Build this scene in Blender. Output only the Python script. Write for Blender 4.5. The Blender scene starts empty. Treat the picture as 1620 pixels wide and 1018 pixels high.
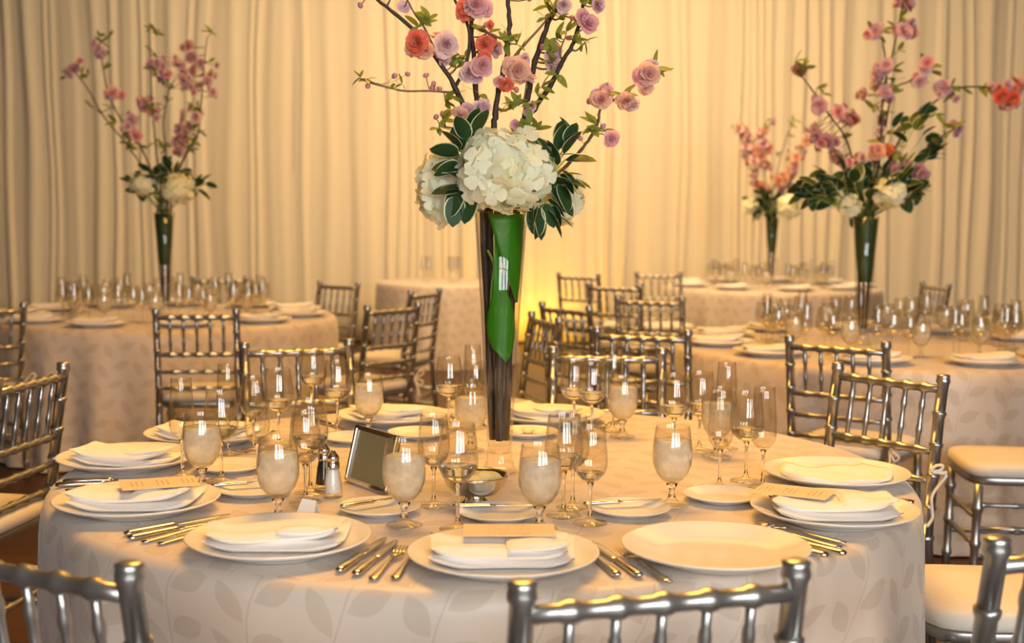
import bpy, bmesh, math, random
from mathutils import Vector, Matrix, Quaternion
random.seed(7)
S = bpy.context.scene
COL = S.collection
PI = math.pi

# ------------------------------------------------------------------ camera
F_PX, W_PX, H_PX = 2000.0, 1620.0, 1018.0
PITCH, ROLL, ZC = math.radians(4.75), math.radians(0.4), 1.355
r0 = Vector((1, 0, 0)); u0 = Vector((0, math.sin(PITCH), math.cos(PITCH)))
FWD = Vector((0, math.cos(PITCH), -math.sin(PITCH)))
RT = r0 * math.cos(ROLL) + u0 * math.sin(ROLL)
UP = -r0 * math.sin(ROLL) + u0 * math.cos(ROLL)
cam_d = bpy.data.cameras.new('camera')
cam = bpy.data.objects.new('camera', cam_d); COL.objects.link(cam)
M = Matrix((RT, UP, -FWD)).transposed().to_4x4(); M.translation = (0, 0, ZC)
cam.matrix_world = M
cam_d.sensor_width = 36; cam_d.lens = 36 * F_PX / W_PX
cam_d.clip_end = 100
cam_d.dof.use_dof = True; cam_d.dof.focus_distance = 2.75; cam_d.dof.aperture_fstop = 3.6
S.camera = cam

def ray(x, y):
    return RT * ((x - W_PX / 2) / F_PX) + UP * (-(y - H_PX / 2) / F_PX) + FWD
def at_z(x, y, z):
    d = ray(x, y); t = (z - ZC) / d.z
    return Vector((d.x * t, d.y * t, z))
def at_y(x, y, Y):
    d = ray(x, y); t = Y / d.y
    return Vector((d.x * t, Y, ZC + d.z * t))

# ------------------------------------------------------------------ world, light, exposure
S.view_settings.view_transform = 'Standard'; S.view_settings.look = 'None'
S.view_settings.exposure = 0.2; S.view_settings.gamma = 1.0
S.view_settings.use_curve_mapping = False
S.cycles.transparent_max_bounces = 40
S.cycles.max_bounces = 10
S.cycles.sample_clamp_indirect = 4.0
w = bpy.data.worlds.new('world'); S.world = w; w.use_nodes = True
w.node_tree.nodes['Background'].inputs[0].default_value = (1.0, 0.8, 0.55, 1)
w.node_tree.nodes['Background'].inputs[1].default_value = 0.05

WINDOW_STRENGTH = 10.5
def area(name, loc, target, power, color, sx, sy):
    l = bpy.data.lights.new(name, 'AREA'); l.shape = 'RECTANGLE'; l.size = sx; l.size_y = sy
    l.energy = power; l.color = color
    o = bpy.data.objects.new(name, l); COL.objects.link(o); o.location = loc
    o.rotation_euler = (Vector(target) - Vector(loc)).to_track_quat('-Z', 'Y').to_euler()
    return o
AMBER = (1.0, 0.50, 0.09)
# the hall's amber ceiling lamps, above the picture
area('ceiling_lamp_table_offscreen', (0.1, 4.0, 4.45), (0.1, 3.2, 0), 240, AMBER, 2.2, 2.2)
area('ceiling_lamp_hall_offscreen', (1.0, 8.6, 4.45), (1.0, 8.6, 0), 105, AMBER, 5.0, 3.0)
area('ceiling_lamp_drape_offscreen', (0.4, 9.6, 4.45), (0.5, 13.6, 0.3), 330, (1, .70, .38), 5.0, 0.8)
# the yellow light at the foot of the drape that shows beside the vase
area('drape_uplight', (0.3, 13.0, 0.10), (0.3, 13.6, .7), 7, (1, .52, .02), 0.5, 0.25)

# ------------------------------------------------------------------ materials
def mat(name):
    m = bpy.data.materials.new(name); m.use_nodes = True
    return m, m.node_tree.nodes, m.node_tree.links, m.node_tree.nodes['Principled BSDF']
def simple(name, col, rough=0.5, metal=0.0, var=0.0, scale=20.0, bump=0.0, spec=0.5, sheen=0.0, sss=0.0, trans=0.0):
    m, n, l, b = mat(name)
    b.inputs['Roughness'].default_value = rough; b.inputs['Metallic'].default_value = metal
    b.inputs['Specular IOR Level'].default_value = spec
    if sheen: b.inputs['Sheen Weight'].default_value = sheen
    tc = n.new('ShaderNodeTexCoord'); nz = n.new('ShaderNodeTexNoise'); nz.inputs['Scale'].default_value = scale
    nz.inputs['Detail'].default_value = 4
    l.new(tc.outputs['Object'], nz.inputs['Vector'])
    mx = n.new('ShaderNodeMix'); mx.data_type = 'RGBA'
    mx.inputs[6].default_value = tuple(c * (1 - var) for c in col) + (1,)
    mx.inputs[7].default_value = tuple(min(1, c * (1 + var)) for c in col) + (1,)
    l.new(nz.outputs['Fac'], mx.inputs[0]); l.new(mx.outputs[2], b.inputs['Base Color'])
    if bump:
        bp = n.new('ShaderNodeBump'); bp.inputs['Strength'].default_value = bump; bp.inputs['Distance'].default_value = 0.002
        l.new(nz.outputs['Fac'], bp.inputs['Height']); l.new(bp.outputs[0], b.inputs['Normal'])
    if trans:
        tr = n.new('ShaderNodeBsdfTranslucent'); l.new(mx.outputs[2], tr.inputs['Color'])
        ms = n.new('ShaderNodeMixShader'); ms.inputs[0].default_value = trans
        l.new(b.outputs[0], ms.inputs[1]); l.new(tr.outputs[0], ms.inputs[2])
        l.new(ms.outputs[0], n['Material Output'].inputs['Surface'])
    return m
def glass_mat(name, tint=(.97, .96, .93), ior=1.5, cloud=0.0, rough=0.0, ccol=(.95, .93, .88)):
    m, n, l, b = mat(name); n.remove(b)
    lw = n.new('ShaderNodeLayerWeight'); lw.inputs['Blend'].default_value = .5      # Schlick reflectance of a thin wall
    f0 = ((ior - 1) / (ior + 1)) ** 2
    fr = n.new('ShaderNodeMath'); fr.operation = 'MULTIPLY_ADD'; fr.inputs[1].default_value = (1 - f0); fr.inputs[2].default_value = f0 * 1.7
    pw = n.new('ShaderNodeMath'); pw.operation = 'POWER'; pw.inputs[1].default_value = 4.2
    l.new(lw.outputs['Facing'], pw.inputs[0]); l.new(pw.outputs[0], fr.inputs[0])
    tr = n.new('ShaderNodeBsdfTransparent'); tr.inputs['Color'].default_value = tint + (1,)
    gl = n.new('ShaderNodeBsdfGlossy'); gl.inputs['Roughness'].default_value = rough
    ms = n.new('ShaderNodeMixShader'); l.new(fr.outputs[0], ms.inputs[0])
    base = tr
    if cloud:
        df = n.new('ShaderNodeBsdfDiffuse'); df.inputs['Color'].default_value = ccol + (1,)
        tl = n.new('ShaderNodeBsdfTranslucent'); tl.inputs['Color'].default_value = ccol + (1,)
        m1 = n.new('ShaderNodeMixShader'); m1.inputs[0].default_value = .5
        l.new(df.outputs[0], m1.inputs[1]); l.new(tl.outputs[0], m1.inputs[2])
        tc = n.new('ShaderNodeTexCoord'); nz = n.new('ShaderNodeTexNoise'); nz.inputs['Scale'].default_value = 34
        l.new(tc.outputs['Object'], nz.inputs['Vector'])
        mr = n.new('ShaderNodeMapRange'); mr.inputs[1].default_value = .3; mr.inputs[2].default_value = .7
        mr.inputs[3].default_value = cloud * .65; mr.inputs[4].default_value = min(1, cloud * 1.3)
        l.new(nz.outputs['Fac'], mr.inputs[0])
        m2 = n.new('ShaderNodeMixShader'); l.new(mr.outputs[0], m2.inputs[0])
        l.new(tr.outputs[0], m2.inputs[1]); l.new(m1.outputs[0], m2.inputs[2]); base = m2
    l.new(base.outputs[0], ms.inputs[1]); l.new(gl.outputs[0], ms.inputs[2])
    l.new(ms.outputs[0], n['Material Output'].inputs['Surface'])
    return m
def math_node(n, l, op, a, b=None, c=None):
    q = n.new('ShaderNodeMath'); q.operation = op
    for i, v in enumerate((a, b, c)):
        if v is None: continue
        if isinstance(v, (int, float)): q.inputs[i].default_value = v
        else: l.new(v, q.inputs[i])
    return q.outputs[0]
def damask(name, light, dark, cell=0.16):
    """satin cloth with a woven stem-and-leaf figure, laid out on UVs in metres"""
    m, n, l, b = mat(name)
    uv = n.new('ShaderNodeUVMap')
    mp = n.new('ShaderNodeMapping'); mp.inputs['Rotation'].default_value = (0, 0, .32)
    l.new(uv.outputs[0], mp.inputs[0])
    nz = n.new('ShaderNodeTexNoise'); nz.inputs['Scale'].default_value = 3.0
    l.new(mp.outputs[0], nz.inputs['Vector'])
    vm = n.new('ShaderNodeVectorMath'); vm.operation = 'MULTIPLY_ADD'
    vm.inputs[1].default_value = (.07, .07, 0); l.new(nz.outputs['Color'], vm.inputs[0]); l.new(mp.outputs[0], vm.inputs[2])
    sp = n.new('ShaderNodeSeparateXYZ'); l.new(vm.outputs[0], sp.inputs[0])
    mn = lambda op, a, b=None, c=None: math_node(n, l, op, a, b, c)
    xs = mn('DIVIDE', sp.outputs[0], cell); col_i = mn('FLOOR', xs)
    u = mn('SUBTRACT', mn('SUBTRACT', xs, col_i), 0.5)
    ys = mn('ADD', mn('DIVIDE', sp.outputs[1], cell * .62), mn('MULTIPLY', col_i, .43))
    side = mn('GREATER_THAN', u, 0.0)
    ys2 = mn('ADD', ys, mn('MULTIPLY', side, .5))
    v = mn('SUBTRACT', mn('SUBTRACT', ys2, mn('FLOOR', ys2)), 0.5)
    au = mn('ABSOLUTE', u)
    px = mn('SUBTRACT', au, .235); py = mn('MULTIPLY', v, .62)
    ca, sa = math.cos(.72), math.sin(.72)
    a = mn('ADD', mn('MULTIPLY', px, ca), mn('MULTIPLY', py, sa))
    c = mn('SUBTRACT', mn('MULTIPLY', py, ca), mn('MULTIPLY', px, sa))
    an = mn('DIVIDE', a, .26)
    lim = mn('MULTIPLY', mn('SUBTRACT', 1.0, mn('MULTIPLY', an, an)), .125)
    leaf = mn('LESS_THAN', mn('ABSOLUTE', c), lim)
    stem = mn('LESS_THAN', au, .012)
    msk = mn('MAXIMUM', leaf, stem)
    mx = n.new('ShaderNodeMix'); mx.data_type = 'RGBA'
    mx.inputs[6].default_value = light + (1,); mx.inputs[7].default_value = dark + (1,)
    l.new(msk, mx.inputs[0]); l.new(mx.outputs[2], b.inputs['Base Color'])
    rr = n.new('ShaderNodeMapRange'); rr.inputs[3].default_value = .42; rr.inputs[4].default_value = .62
    l.new(msk, rr.inputs[0]); l.new(rr.outputs[0], b.inputs['Roughness'])
    b.inputs['Sheen Weight'].default_value = .25
    n2 = n.new('ShaderNodeTexNoise'); n2.inputs['Scale'].default_value = 9; n2.inputs['Detail'].default_value = 3
    l.new(mp.outputs[0], n2.inputs['Vector'])
    bp = n.new('ShaderNodeBump'); bp.inputs['Strength'].default_value = .35; bp.inputs['Distance'].default_value = .006
    l.new(n2.outputs['Fac'], bp.inputs['Height']); l.new(bp.outputs[0], b.inputs['Normal'])
    return m
def menu_mat():
    m, n, l, b = mat('menu_card_paper')
    tc = n.new('ShaderNodeTexCoord'); sp = n.new('ShaderNodeSeparateXYZ'); l.new(tc.outputs['Generated'], sp.inputs[0])
    mn = lambda op, a, b=None, c=None: math_node(n, l, op, a, b, c)
    ln = mn('LESS_THAN', mn('FRACT', mn('MULTIPLY', sp.outputs[1], 15.0)), .34)
    blk = mn('GREATER_THAN', mn('FRACT', mn('MULTIPLY', sp.outputs[1], 3.0)), .35)
    ctr = mn('LESS_THAN', mn('ABSOLUTE', mn('SUBTRACT', sp.outputs[0], .5)), .24)
    nz = n.new('ShaderNodeTexNoise'); nz.inputs['Scale'].default_value = 30; l.new(tc.outputs['Generated'], nz.inputs['Vector'])
    ink = mn('GREATER_THAN', nz.outputs['Fac'], .45)
    k = mn('MULTIPLY', mn('MULTIPLY', ln, blk), mn('MULTIPLY', ctr, ink))
    mx = n.new('ShaderNodeMix'); mx.data_type = 'RGBA'
    mx.inputs[6].default_value = (.74, .60, .43, 1); mx.inputs[7].default_value = (.42, .32, .22, 1)
    l.new(k, mx.inputs[0]); l.new(mx.outputs[2], b.inputs['Base Color']); b.inputs['Roughness'].default_value = .7
    return m
MT = {}
MT['silver_paint'] = simple('silver_chair_paint', (.44, .43, .40), .30, .85, .10, 30, .12)
MT['cushion'] = simple('ivory_cushion', (.74, .66, .54), .8, 0, .05, 40, .2, sheen=.2)
MT['ribbon'] = simple('ivory_ribbon', (.80, .72, .58), .5)
MT['china'] = simple('white_china', (.80, .78, .74), .16, 0, .02, 6)
MT['linen'] = simple('white_linen', (.86, .82, .77), .85, 0, .03, 60, .25, sheen=.2)
MT['steel'] = simple('silver_flatware', (.70, .66, .60), .2, 1.0, .05, 50)
MT['silver'] = simple('polished_silver', (.78, .74, .66), .12, 1.0, .05, 12)
MT['glass'] = glass_mat('clear_glass')
m, n, l, b = mat('solid_glass'); b.inputs['Transmission Weight'].default_value = 1.0; b.inputs['Roughness'].default_value = 0.0; b.inputs['IOR'].default_value = 1.5
b.inputs['Base Color'].default_value = (1, .98, .95, 1); MT['solid_glass'] = m
MT['vase_glass'] = glass_mat('vase_glass', (.98, .98, .97))
MT['ice'] = glass_mat('iced_water', (.95, .93, .88), 1.33, .72, .1, (.98, .97, .93))
MT['cloth'] = damask('champagne_damask', (.66, .56, .46), (.575, .475, .375))
MT['cloth_far'] = MT['cloth']
MT['bark'] = simple('dark_bark', (.045, .026, .016), .65, 0, .5, 90, .6)
MT['bark_thin'] = simple('twig_bark', (.17, .10, .06), .65, 0, .4, 90, .5)
MT['leaf_light'] = simple('young_leaf', (.25, .30, .05), .5, 0, .35, 30, trans=.3)
MT['leaf_dark'] = simple('glossy_dark_leaf', (.030, .070, .022), .5, 0, .3, 25, spec=.3, trans=.1)
MT['leaf_edge'] = simple('cream_leaf_margin', (.60, .62, .36), .5, 0, .15, 25)
MT['leaf_big'] = simple('broad_green_leaf', (.05, .28, .008), .35, 0, .3, 14, trans=.25)
MT['stem_green'] = simple('green_stem', (.20, .33, .04), .45, 0, .25, 30)
MT['hydrangea'] = simple('cream_petal', (.88, .87, .64), .6, 0, .08, 60, trans=.3)
MT['hydrangea_warm'] = MT['hydrangea']
MT['core'] = simple('floret_core', (.72, .74, .44), .8)
for k, c in (('pink', (.84, .46, .46)), ('lilac', (.74, .48, .54)), ('peach', (.90, .52, .36)), ('coral', (.82, .19, .10)), ('pale', (.82, .60, .56))):
    MT[k] = simple(k + '_petal', c, .6, 0, .22, 80, trans=.3)
MT['bud'] = simple('pink_bud', (.52, .22, .25), .5, 0, .2, 40)
MT['butter'] = simple('butter', (.86, .74, .36), .4, 0, .05, 20, sss=.1)
MT['pepper'] = simple('ground_pepper', (.03, .025, .02), .8, 0, .5, 300)
MT['salt'] = simple('salt', (.85, .84, .8), .8)
MT['frame_face'] = simple('grey_green_photo_face', (.26, .24, .13), .35, 0, .08, 8)
MT['black'] = simple('black_velvet', (.02, .02, .02), .9)
MT['wood'] = simple('table_plywood', (.42, .28, .15), .6, 0, .2, 12)
MT['menu'] = menu_mat()
MT['card'] = simple('white_card', (.86, .83, .78), .7)

# ------------------------------------------------------------------ mesh helpers
def mesh_of(bm, name, m, smooth=True):
    me = bpy.data.meshes.new(name); bm.normal_update(); bm.to_mesh(me); bm.free()
    for mm in (m if isinstance(m, (list, tuple)) else [m]): me.materials.append(MT[mm] if isinstance(mm, str) else mm)
    if smooth:
        for p in me.polygons: p.use_smooth = True
    return me
def obj(name, me, parent=None, loc=None, rot=None, scale=None):
    o = bpy.data.objects.new(name, me); COL.objects.link(o)
    if parent: o.parent = parent
    if loc is not None: o.location = loc
    if rot is not None: o.rotation_euler = rot
    if scale is not None: o.scale = (scale,) * 3 if isinstance(scale, (int, float)) else scale
    return o
def tag(o, label, cat, group=None):
    o['label'] = label; o['category'] = cat
    if group: o['group'] = group
    return o
def thing(name, label, cat, loc=(0, 0, 0), rz=0, group=None):
    return tag(obj(name, None, None, loc, (0, 0, rz)), label, cat, group)
def structure(o): o['kind'] = 'structure'; return o
def lathe(bm, prof, n=24, cx=0, cy=0, close=True, mi=0):
    rings = []
    for r, z in prof:
        if r < 1e-6: rings.append([bm.verts.new((cx, cy, z))])
        else: rings.append([bm.verts.new((cx + r * math.cos(2 * PI * i / n), cy + r * math.sin(2 * PI * i / n), z)) for i in range(n)])
    for a, b in zip(rings, rings[1:]):
        for i in range(n):
            j = (i + 1) % n
            if len(a) == 1 and len(b) == 1: continue
            if len(a) == 1: f = bm.faces.new((a[0], b[j], b[i]))
            elif len(b) == 1: f = bm.faces.new((a[i], a[j], b[0]))
            else: f = bm.faces.new((a[i], a[j], b[j], b[i]))
            f.material_index = mi
def lathe_me(name, prof, m, n=24):
    bm = bmesh.new(); lathe(bm, prof, n)
    bmesh.ops.recalc_face_normals(bm, faces=bm.faces)
    return mesh_of(bm, name, m)
def tube(bm, pts, rad, n=8, cap=True):
    pts = [Vector(p) for p in pts]; rings = []
    prev = None
    for i, p in enumerate(pts):
        t = (pts[min(i + 1, len(pts) - 1)] - pts[max(i - 1, 0)]).normalized()
        if prev is None:
            a = Vector((0, 0, 1)) if abs(t.z) < .9 else Vector((1, 0, 0))
            x = t.cross(a).normalized()
        else:
            x = (prev - t * prev.dot(t)).normalized()
        prev = x; y = t.cross(x)
        r = rad[i] if isinstance(rad, (list, tuple)) else rad
        rings.append([bm.verts.new(p + (x * math.cos(2 * PI * k / n) + y * math.sin(2 * PI * k / n)) * r) for k in range(n)])
    for a, b in zip(rings, rings[1:]):
        for k in range(n): bm.faces.new((a[k], a[(k + 1) % n], b[(k + 1) % n], b[k]))
    if cap:
        bm.faces.new(rings[0][::-1]); bm.faces.new(rings[-1])
def bamboo(bm, a, b, r, rings, n=10, taper=1.0):
    """turned rod from a to b with raised bamboo rings at the given fractions"""
    a, b = Vector(a), Vector(b); L = (b - a).length
    st = {0.0: 1.0, 1.0: taper}
    for t in rings:
        for d, k in ((-.016, 1.0), (-.008, 1.28), (0, 1.36), (.008, 1.28), (.016, 1.0)):
            tt = t + d / max(L, .05)
            if 0 < tt < 1: st[tt] = k * (1 + (taper - 1) * tt)
    ks = sorted(st)
    tube(bm, [a.lerp(b, t) for t in ks], [r * st[t] for t in ks], n)
def box(bm, c, s, mi=0):
    v = [bm.verts.new((c[0] + sx * s[0] / 2, c[1] + sy * s[1] / 2, c[2] + sz * s[2] / 2)) for sx in (-1, 1) for sy in (-1, 1) for sz in (-1, 1)]
    for q in ((0, 1, 3, 2), (4, 6, 7, 5), (0, 4, 5, 1), (2, 3, 7, 6), (0, 2, 6, 4), (1, 5, 7, 3)):
        bm.faces.new([v[i] for i in q]).material_index = mi
def box_me(name, c, s, m, bevel=0.0):
    bm = bmesh.new(); box(bm, c, s)
    if bevel: bmesh.ops.bevel(bm, geom=bm.edges[:], offset=bevel, segments=2, affect='EDGES')
    return mesh_of(bm, name, m, smooth=False)
def smooth_path(pts, k=4):
    """catmull-rom through the points"""
    out = []
    P = [pts[0]] + list(pts) + [pts[-1]]
    for i in range(1, len(P) - 2):
        for s in range(k):
            t = s / k
            out.append(0.5 * ((2 * P[i]) + (P[i + 1] - P[i - 1]) * t + (2 * P[i - 1] - 5 * P[i] + 4 * P[i + 1] - P[i + 2]) * t * t + (3 * P[i] - P[i - 1] - 3 * P[i + 1] + P[i + 2]) * t ** 3))
    out.append(pts[-1]); return out

# ------------------------------------------------------------------ room
X0, X1, Y0, Y1, ZT = -8.0, 8.0, -3.4, 14.2, 4.6
def floor_material():
    m, n, l, b = mat('dark_wood_floor')
    tc = n.new('ShaderNodeTexCoord'); br = n.new('ShaderNodeTexBrick')
    br.inputs['Scale'].default_value = 1.0; br.inputs['Brick Width'].default_value = 1.4; br.inputs['Row Height'].default_value = .13
    br.inputs['Mortar Size'].default_value = .004
    br.inputs['Color1'].default_value = (.075, .030, .010, 1); br.inputs['Color2'].default_value = (.055, .021, .008, 1); br.inputs['Mortar'].default_value = (.03, .015, .008, 1)
    l.new(tc.outputs['Object'], br.inputs['Vector']); l.new(br.outputs['Color'], b.inputs['Base Color'])
    b.inputs['Roughness'].default_value = .45
    return m
MT['floor'] = floor_material()
MT['wall'] = simple('tan_wall_paint', (.16, .10, .06), .8, 0, .05, 4)
MT['ceil'] = simple('ceiling_paint', (.26, .18, .10), .85, 0, .04, 4)
structure(obj('floor', box_me('floor', ((X0 + X1) / 2, (Y0 + Y1) / 2, -.05), (X1 - X0, Y1 - Y0, .1), 'floor')))
structure(obj('ceiling', box_me('ceiling', ((X0 + X1) / 2, (Y0 + Y1) / 2, ZT + .05), (X1 - X0, Y1 - Y0, .1), 'ceil')))
structure(obj('wall_back', box_me('wall_back', (0, Y1 + .05, ZT / 2), (X1 - X0, .1, ZT), 'wall')))
structure(obj('wall_left', box_me('wall_left', (X0 - .05, (Y0 + Y1) / 2, ZT / 2), (.1, Y1 - Y0, ZT), 'wall')))
structure(obj('wall_right', box_me('wall_right', (X1 + .05, (Y0 + Y1) / 2, ZT / 2), (.1, Y1 - Y0, ZT), 'wall')))
structure(obj('wall_front', box_me('wall_front', (0, Y0 - .05, ZT / 2), (X1 - X0, .1, ZT), 'wall')))
m, n, l, b = mat('daylit_window'); n.remove(b)
em = n.new('ShaderNodeEmission'); em.inputs[0].default_value = (.95, .98, 1.0, 1); em.inputs[1].default_value = WINDOW_STRENGTH
l.new(em.outputs[0], n['Material Output'].inputs['Surface']); MT['daylight'] = m
MT['frame_white'] = simple('white_window_paint', (.7, .68, .64), .5)
def window(i, p, rz, wd=1.55, ht=2.8, zb=.9):
    o = structure(obj('window_%d_offscreen' % i, None, None, p, (0, 0, rz)))
    obj('window_pane_%d_offscreen' % i, box_me('pane', (0, .01, zb + ht / 2), (wd, .01, ht), 'daylight'), o)
    bm = bmesh.new()
    for x in (-wd / 2, 0, wd / 2): box(bm, (x, .04, zb + ht / 2), (.07, .06, ht + .07))
    for z in (zb, zb + ht * .62, zb + ht): box(bm, (0, .04, z), (wd, .05, .07))
    obj('window_frame', mesh_of(bm, 'frame', 'frame_white', False), o)
for i, x in enumerate((-.2, 1.9, 4.0)): window(i + 1, (x, Y0 + .01, 0), 0)

# drape along the back wall: one pleated sheer panel after another
def drape_material():
    m, n, l, b = mat('ivory_sheer_drape')
    tc = n.new('ShaderNodeTexCoord'); mp = n.new('ShaderNodeMapping'); mp.inputs['Scale'].default_value = (300, 300, 300)
    nz = n.new('ShaderNodeTexNoise'); nz.inputs['Scale'].default_value = 1.0
    l.new(tc.outputs['Object'], mp.inputs[0]); l.new(mp.outputs[0], nz.inputs['Vector'])
    mx = n.new('ShaderNodeMix'); mx.data_type = 'RGBA'; mx.inputs[6].default_value = (.74, .65, .47, 1); mx.inputs[7].default_value = (.78, .69, .51, 1)
    l.new(nz.outputs['Fac'], mx.inputs[0]); l.new(mx.outputs[2], b.inputs['Base Color'])
    b.inputs['Roughness'].default_value = .75; b.inputs['Sheen Weight'].default_value = .2
    return m
MT['drape'] = drape_material()
YD = 13.5; PW = 1.55
edges = [-6.98 + PW * i for i in range(10)]
for i, xl in enumerate(edges[:-1]):
    rnd = random.Random(40 + i); N = 150; rows = 10
    ph = []; x = 0
    while x < PW:                      # irregular pleats
        wl = rnd.choice((rnd.uniform(.06, .12), rnd.uniform(.12, .22), rnd.uniform(.25, .42))); ph.append((x, wl, rnd.uniform(.02, .05) * (1 if wl > .12 else .8))); x += wl
    bm = bmesh.new(); grid = []
    drift = rnd.uniform(-.06, .06)
    for r in range(rows + 1):
        z = .02 + (ZT - .12) * r / rows; row = []
        for k in range(N + 1):
            x = PW * k / N; d = 0
            for (a, wl, am) in ph:
                if a <= x <= a + wl:
                    t = (x - a) / wl; d = am * (0.5 - 0.5 * math.cos(2 * PI * t)) ** 1.3 + .22 * am * math.sin(4 * PI * t + a * 9) * math.sin(PI * t)
            d *= 1.0 + .18 * math.sin(z * 1.7 + x * 5 + i)
            row.append(bm.verts.new((xl + x * 1.012 + drift * math.sin(z * .9) * math.sin(PI * k / N) + .012 * math.sin(z * 2.3 + x * 9), YD - d, z)))
        grid.append(row)
    for a, b2 in zip(grid, grid[1:]):
        for k in range(N): bm.faces.new((a[k], a[k + 1], b2[k + 1], b2[k]))
    o = obj('drape_panel', mesh_of(bm, 'drape_panel', 'drape'))
    sm = o.modifiers.new('thickness', 'SOLIDIFY'); sm.thickness = .004; sm.offset = 1
    tag(o, 'floor-length ivory pleated drape panel hanging along the back wall', 'curtain', 'drape panels along the back wall')

# ------------------------------------------------------------------ tables
TZ = .755
C0 = at_z(790, 748, TZ)                     # main table: the vase stands in its middle
MAIN = Vector((-.06, 2.97, 0)); R_MAIN = .985
CHAIRS = []
def seat_limit(pos, R, nth):
    need = [9.0] * nth
    for (cx, cy, rz) in CHAIRS:
        if math.hypot(cx - pos[0], cy - pos[1]) < R * .9: continue
        for a in range(25):
            for b in range(21):
                x, y = -.222 + .444 * a / 24, -.02 + .475 * b / 20
                wx = cx + x * math.cos(rz) - y * math.sin(rz) - pos[0]; wy = cy + x * math.sin(rz) + y * math.cos(rz) - pos[1]
                i = int(round((math.atan2(wy, wx) % (2 * PI)) / (2 * PI) * nth)) % nth
                need[i] = min(need[i], math.hypot(wx, wy) - .03)
    need = [min(need[(i + d) % nth] for d in range(-3, 4)) for i in range(nth)]
    need = [min(v, R * 1.2) for v in need]
    for _ in range(2):
        sm_ = [sum(need[(i + d) % nth] for d in range(-3, 4)) / 7 for i in range(nth)]
        need = [min(a, b) for a, b in zip(need, sm_)]
    return need
def cloth_mesh(name, R, m, folds, amp, seed, nth=288, pos=(0, 0)):
    need = seat_limit(pos, R, nth)
    rnd = random.Random(seed); bm = bmesh.new(); uvl = bm.loops.layers.uv.new('UVMap')
    prof = [(r * R, 0, 0) for r in (.15, .4, .65, .82, .92, .965)] + [(.985 * R, -.002, 0), (.997 * R, -.008, .0), (1.004 * R, -.02, .02), (1.008 * R, -.04, .08)]
    prof += [(1.01 * R, -.04 - (TZ - .05) * t, .1 + .9 * t) for t in (.05, .1, .16, .24, .34, .46, .6, .75, .88, 1.0)]
    comp = [(folds + rnd.randint(-5, 6), rnd.uniform(0, 6.28), rnd.uniform(.5, 1)) for _ in range(4)]
    def fold(th):
        s = sum(a * math.cos(k * th + p) for k, p, a in comp) / 2.2
        return s if s < 0 else s * 1.3
    c = bm.verts.new((0, 0, 0)); rings = []; info = {c: (0, 0)}
    run = 0; pr = None
    for (r, z, am) in prof:
        if pr: run += math.hypot(r - pr[0], z - pr[1])
        else: run = r
        pr = (r, z); ring = []
        for i in range(nth):
            th = 2 * PI * i / nth; rr = r + amp * am * fold(th) + .03 * am
            g = min(1, max(0, (TZ - .015 - (TZ + z)) / .19)); g = g * g * (3 - 2 * g)
            if rr > need[i]: rr += (need[i] - rr) * g
            wave = .0014 * math.sin(9 * th + r * 14) * math.sin(r * 11 + 2 * th) if am == 0 and r < .96 * R else 0
            v = bm.verts.new((rr * math.cos(th), rr * math.sin(th), z + wave)); ring.append(v)
            info[v] = (th, run, r)
        rings.append(ring)
    def uvof(v, skirt, th):
        if v is c: return (0, 0)
        if not skirt: return (v.co.x, v.co.y)
        return (th * R, -info[v][1])
    for i in range(nth):
        f = bm.faces.new((c, rings[0][i], rings[0][(i + 1) % nth]))
        for lp in f.loops: lp[uvl].uv = uvof(lp.vert, False, 0)
    for k in range(len(rings) - 1):
        a, b = rings[k], rings[k + 1]; skirt = k >= 6
        for i in range(nth):
            j = (i + 1) % nth
            f = bm.faces.new((a[i], b[i], b[j], a[j]))
            for lp, th in zip(f.loops, (i, i, i + 1, i + 1)): lp[uvl].uv = uvof(lp.vert, skirt, 2 * PI * th / nth)
    me = mesh_of(bm, name, m); return me
def round_table(pos, R, tlabel, clabel, m, folds, amp, seed):
    t = thing('round_table', tlabel, 'table', (pos[0], pos[1], 0), 0, 'round tables')
    obj('tabletop', lathe_me('tabletop', [(0, TZ - .03), (R - .03, TZ - .03), (R - .015, TZ - .02), (R - .015, TZ - .012), (R - .02, TZ - .005), (0, TZ - .005)], 'wood', 48), t)
    bm = bmesh.new(); tube(bm, [(0, 0, 0), (0, 0, .01)], .012, 6)
    for a in range(4):
        th = PI / 4 + a * PI / 2
        b2 = bmesh.new(); tube(b2, [(R * .6 * math.cos(th), R * .6 * math.sin(th), 0), (R * .6 * math.cos(th), R * .6 * math.sin(th), TZ - .03)], .014, 8)
        obj('leg', mesh_of(b2, 'table_leg', 'steel'), t)
    bm.free()
    c = obj('tablecloth', cloth_mesh('tablecloth', R, m, folds, amp, seed, pos=(pos[0], pos[1])), None, (pos[0], pos[1], TZ))
    tag(c, clabel, 'tablecloth')
    return t
LEFT = Vector((at_y(262, 480, 7.5).x, 7.5, 0)); RIGHT = Vector((1.78, 6.0, 0)); FAR = Vector((2.29, 11.2, 0)); MID = Vector((-.62, 11.6, 0))

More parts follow.
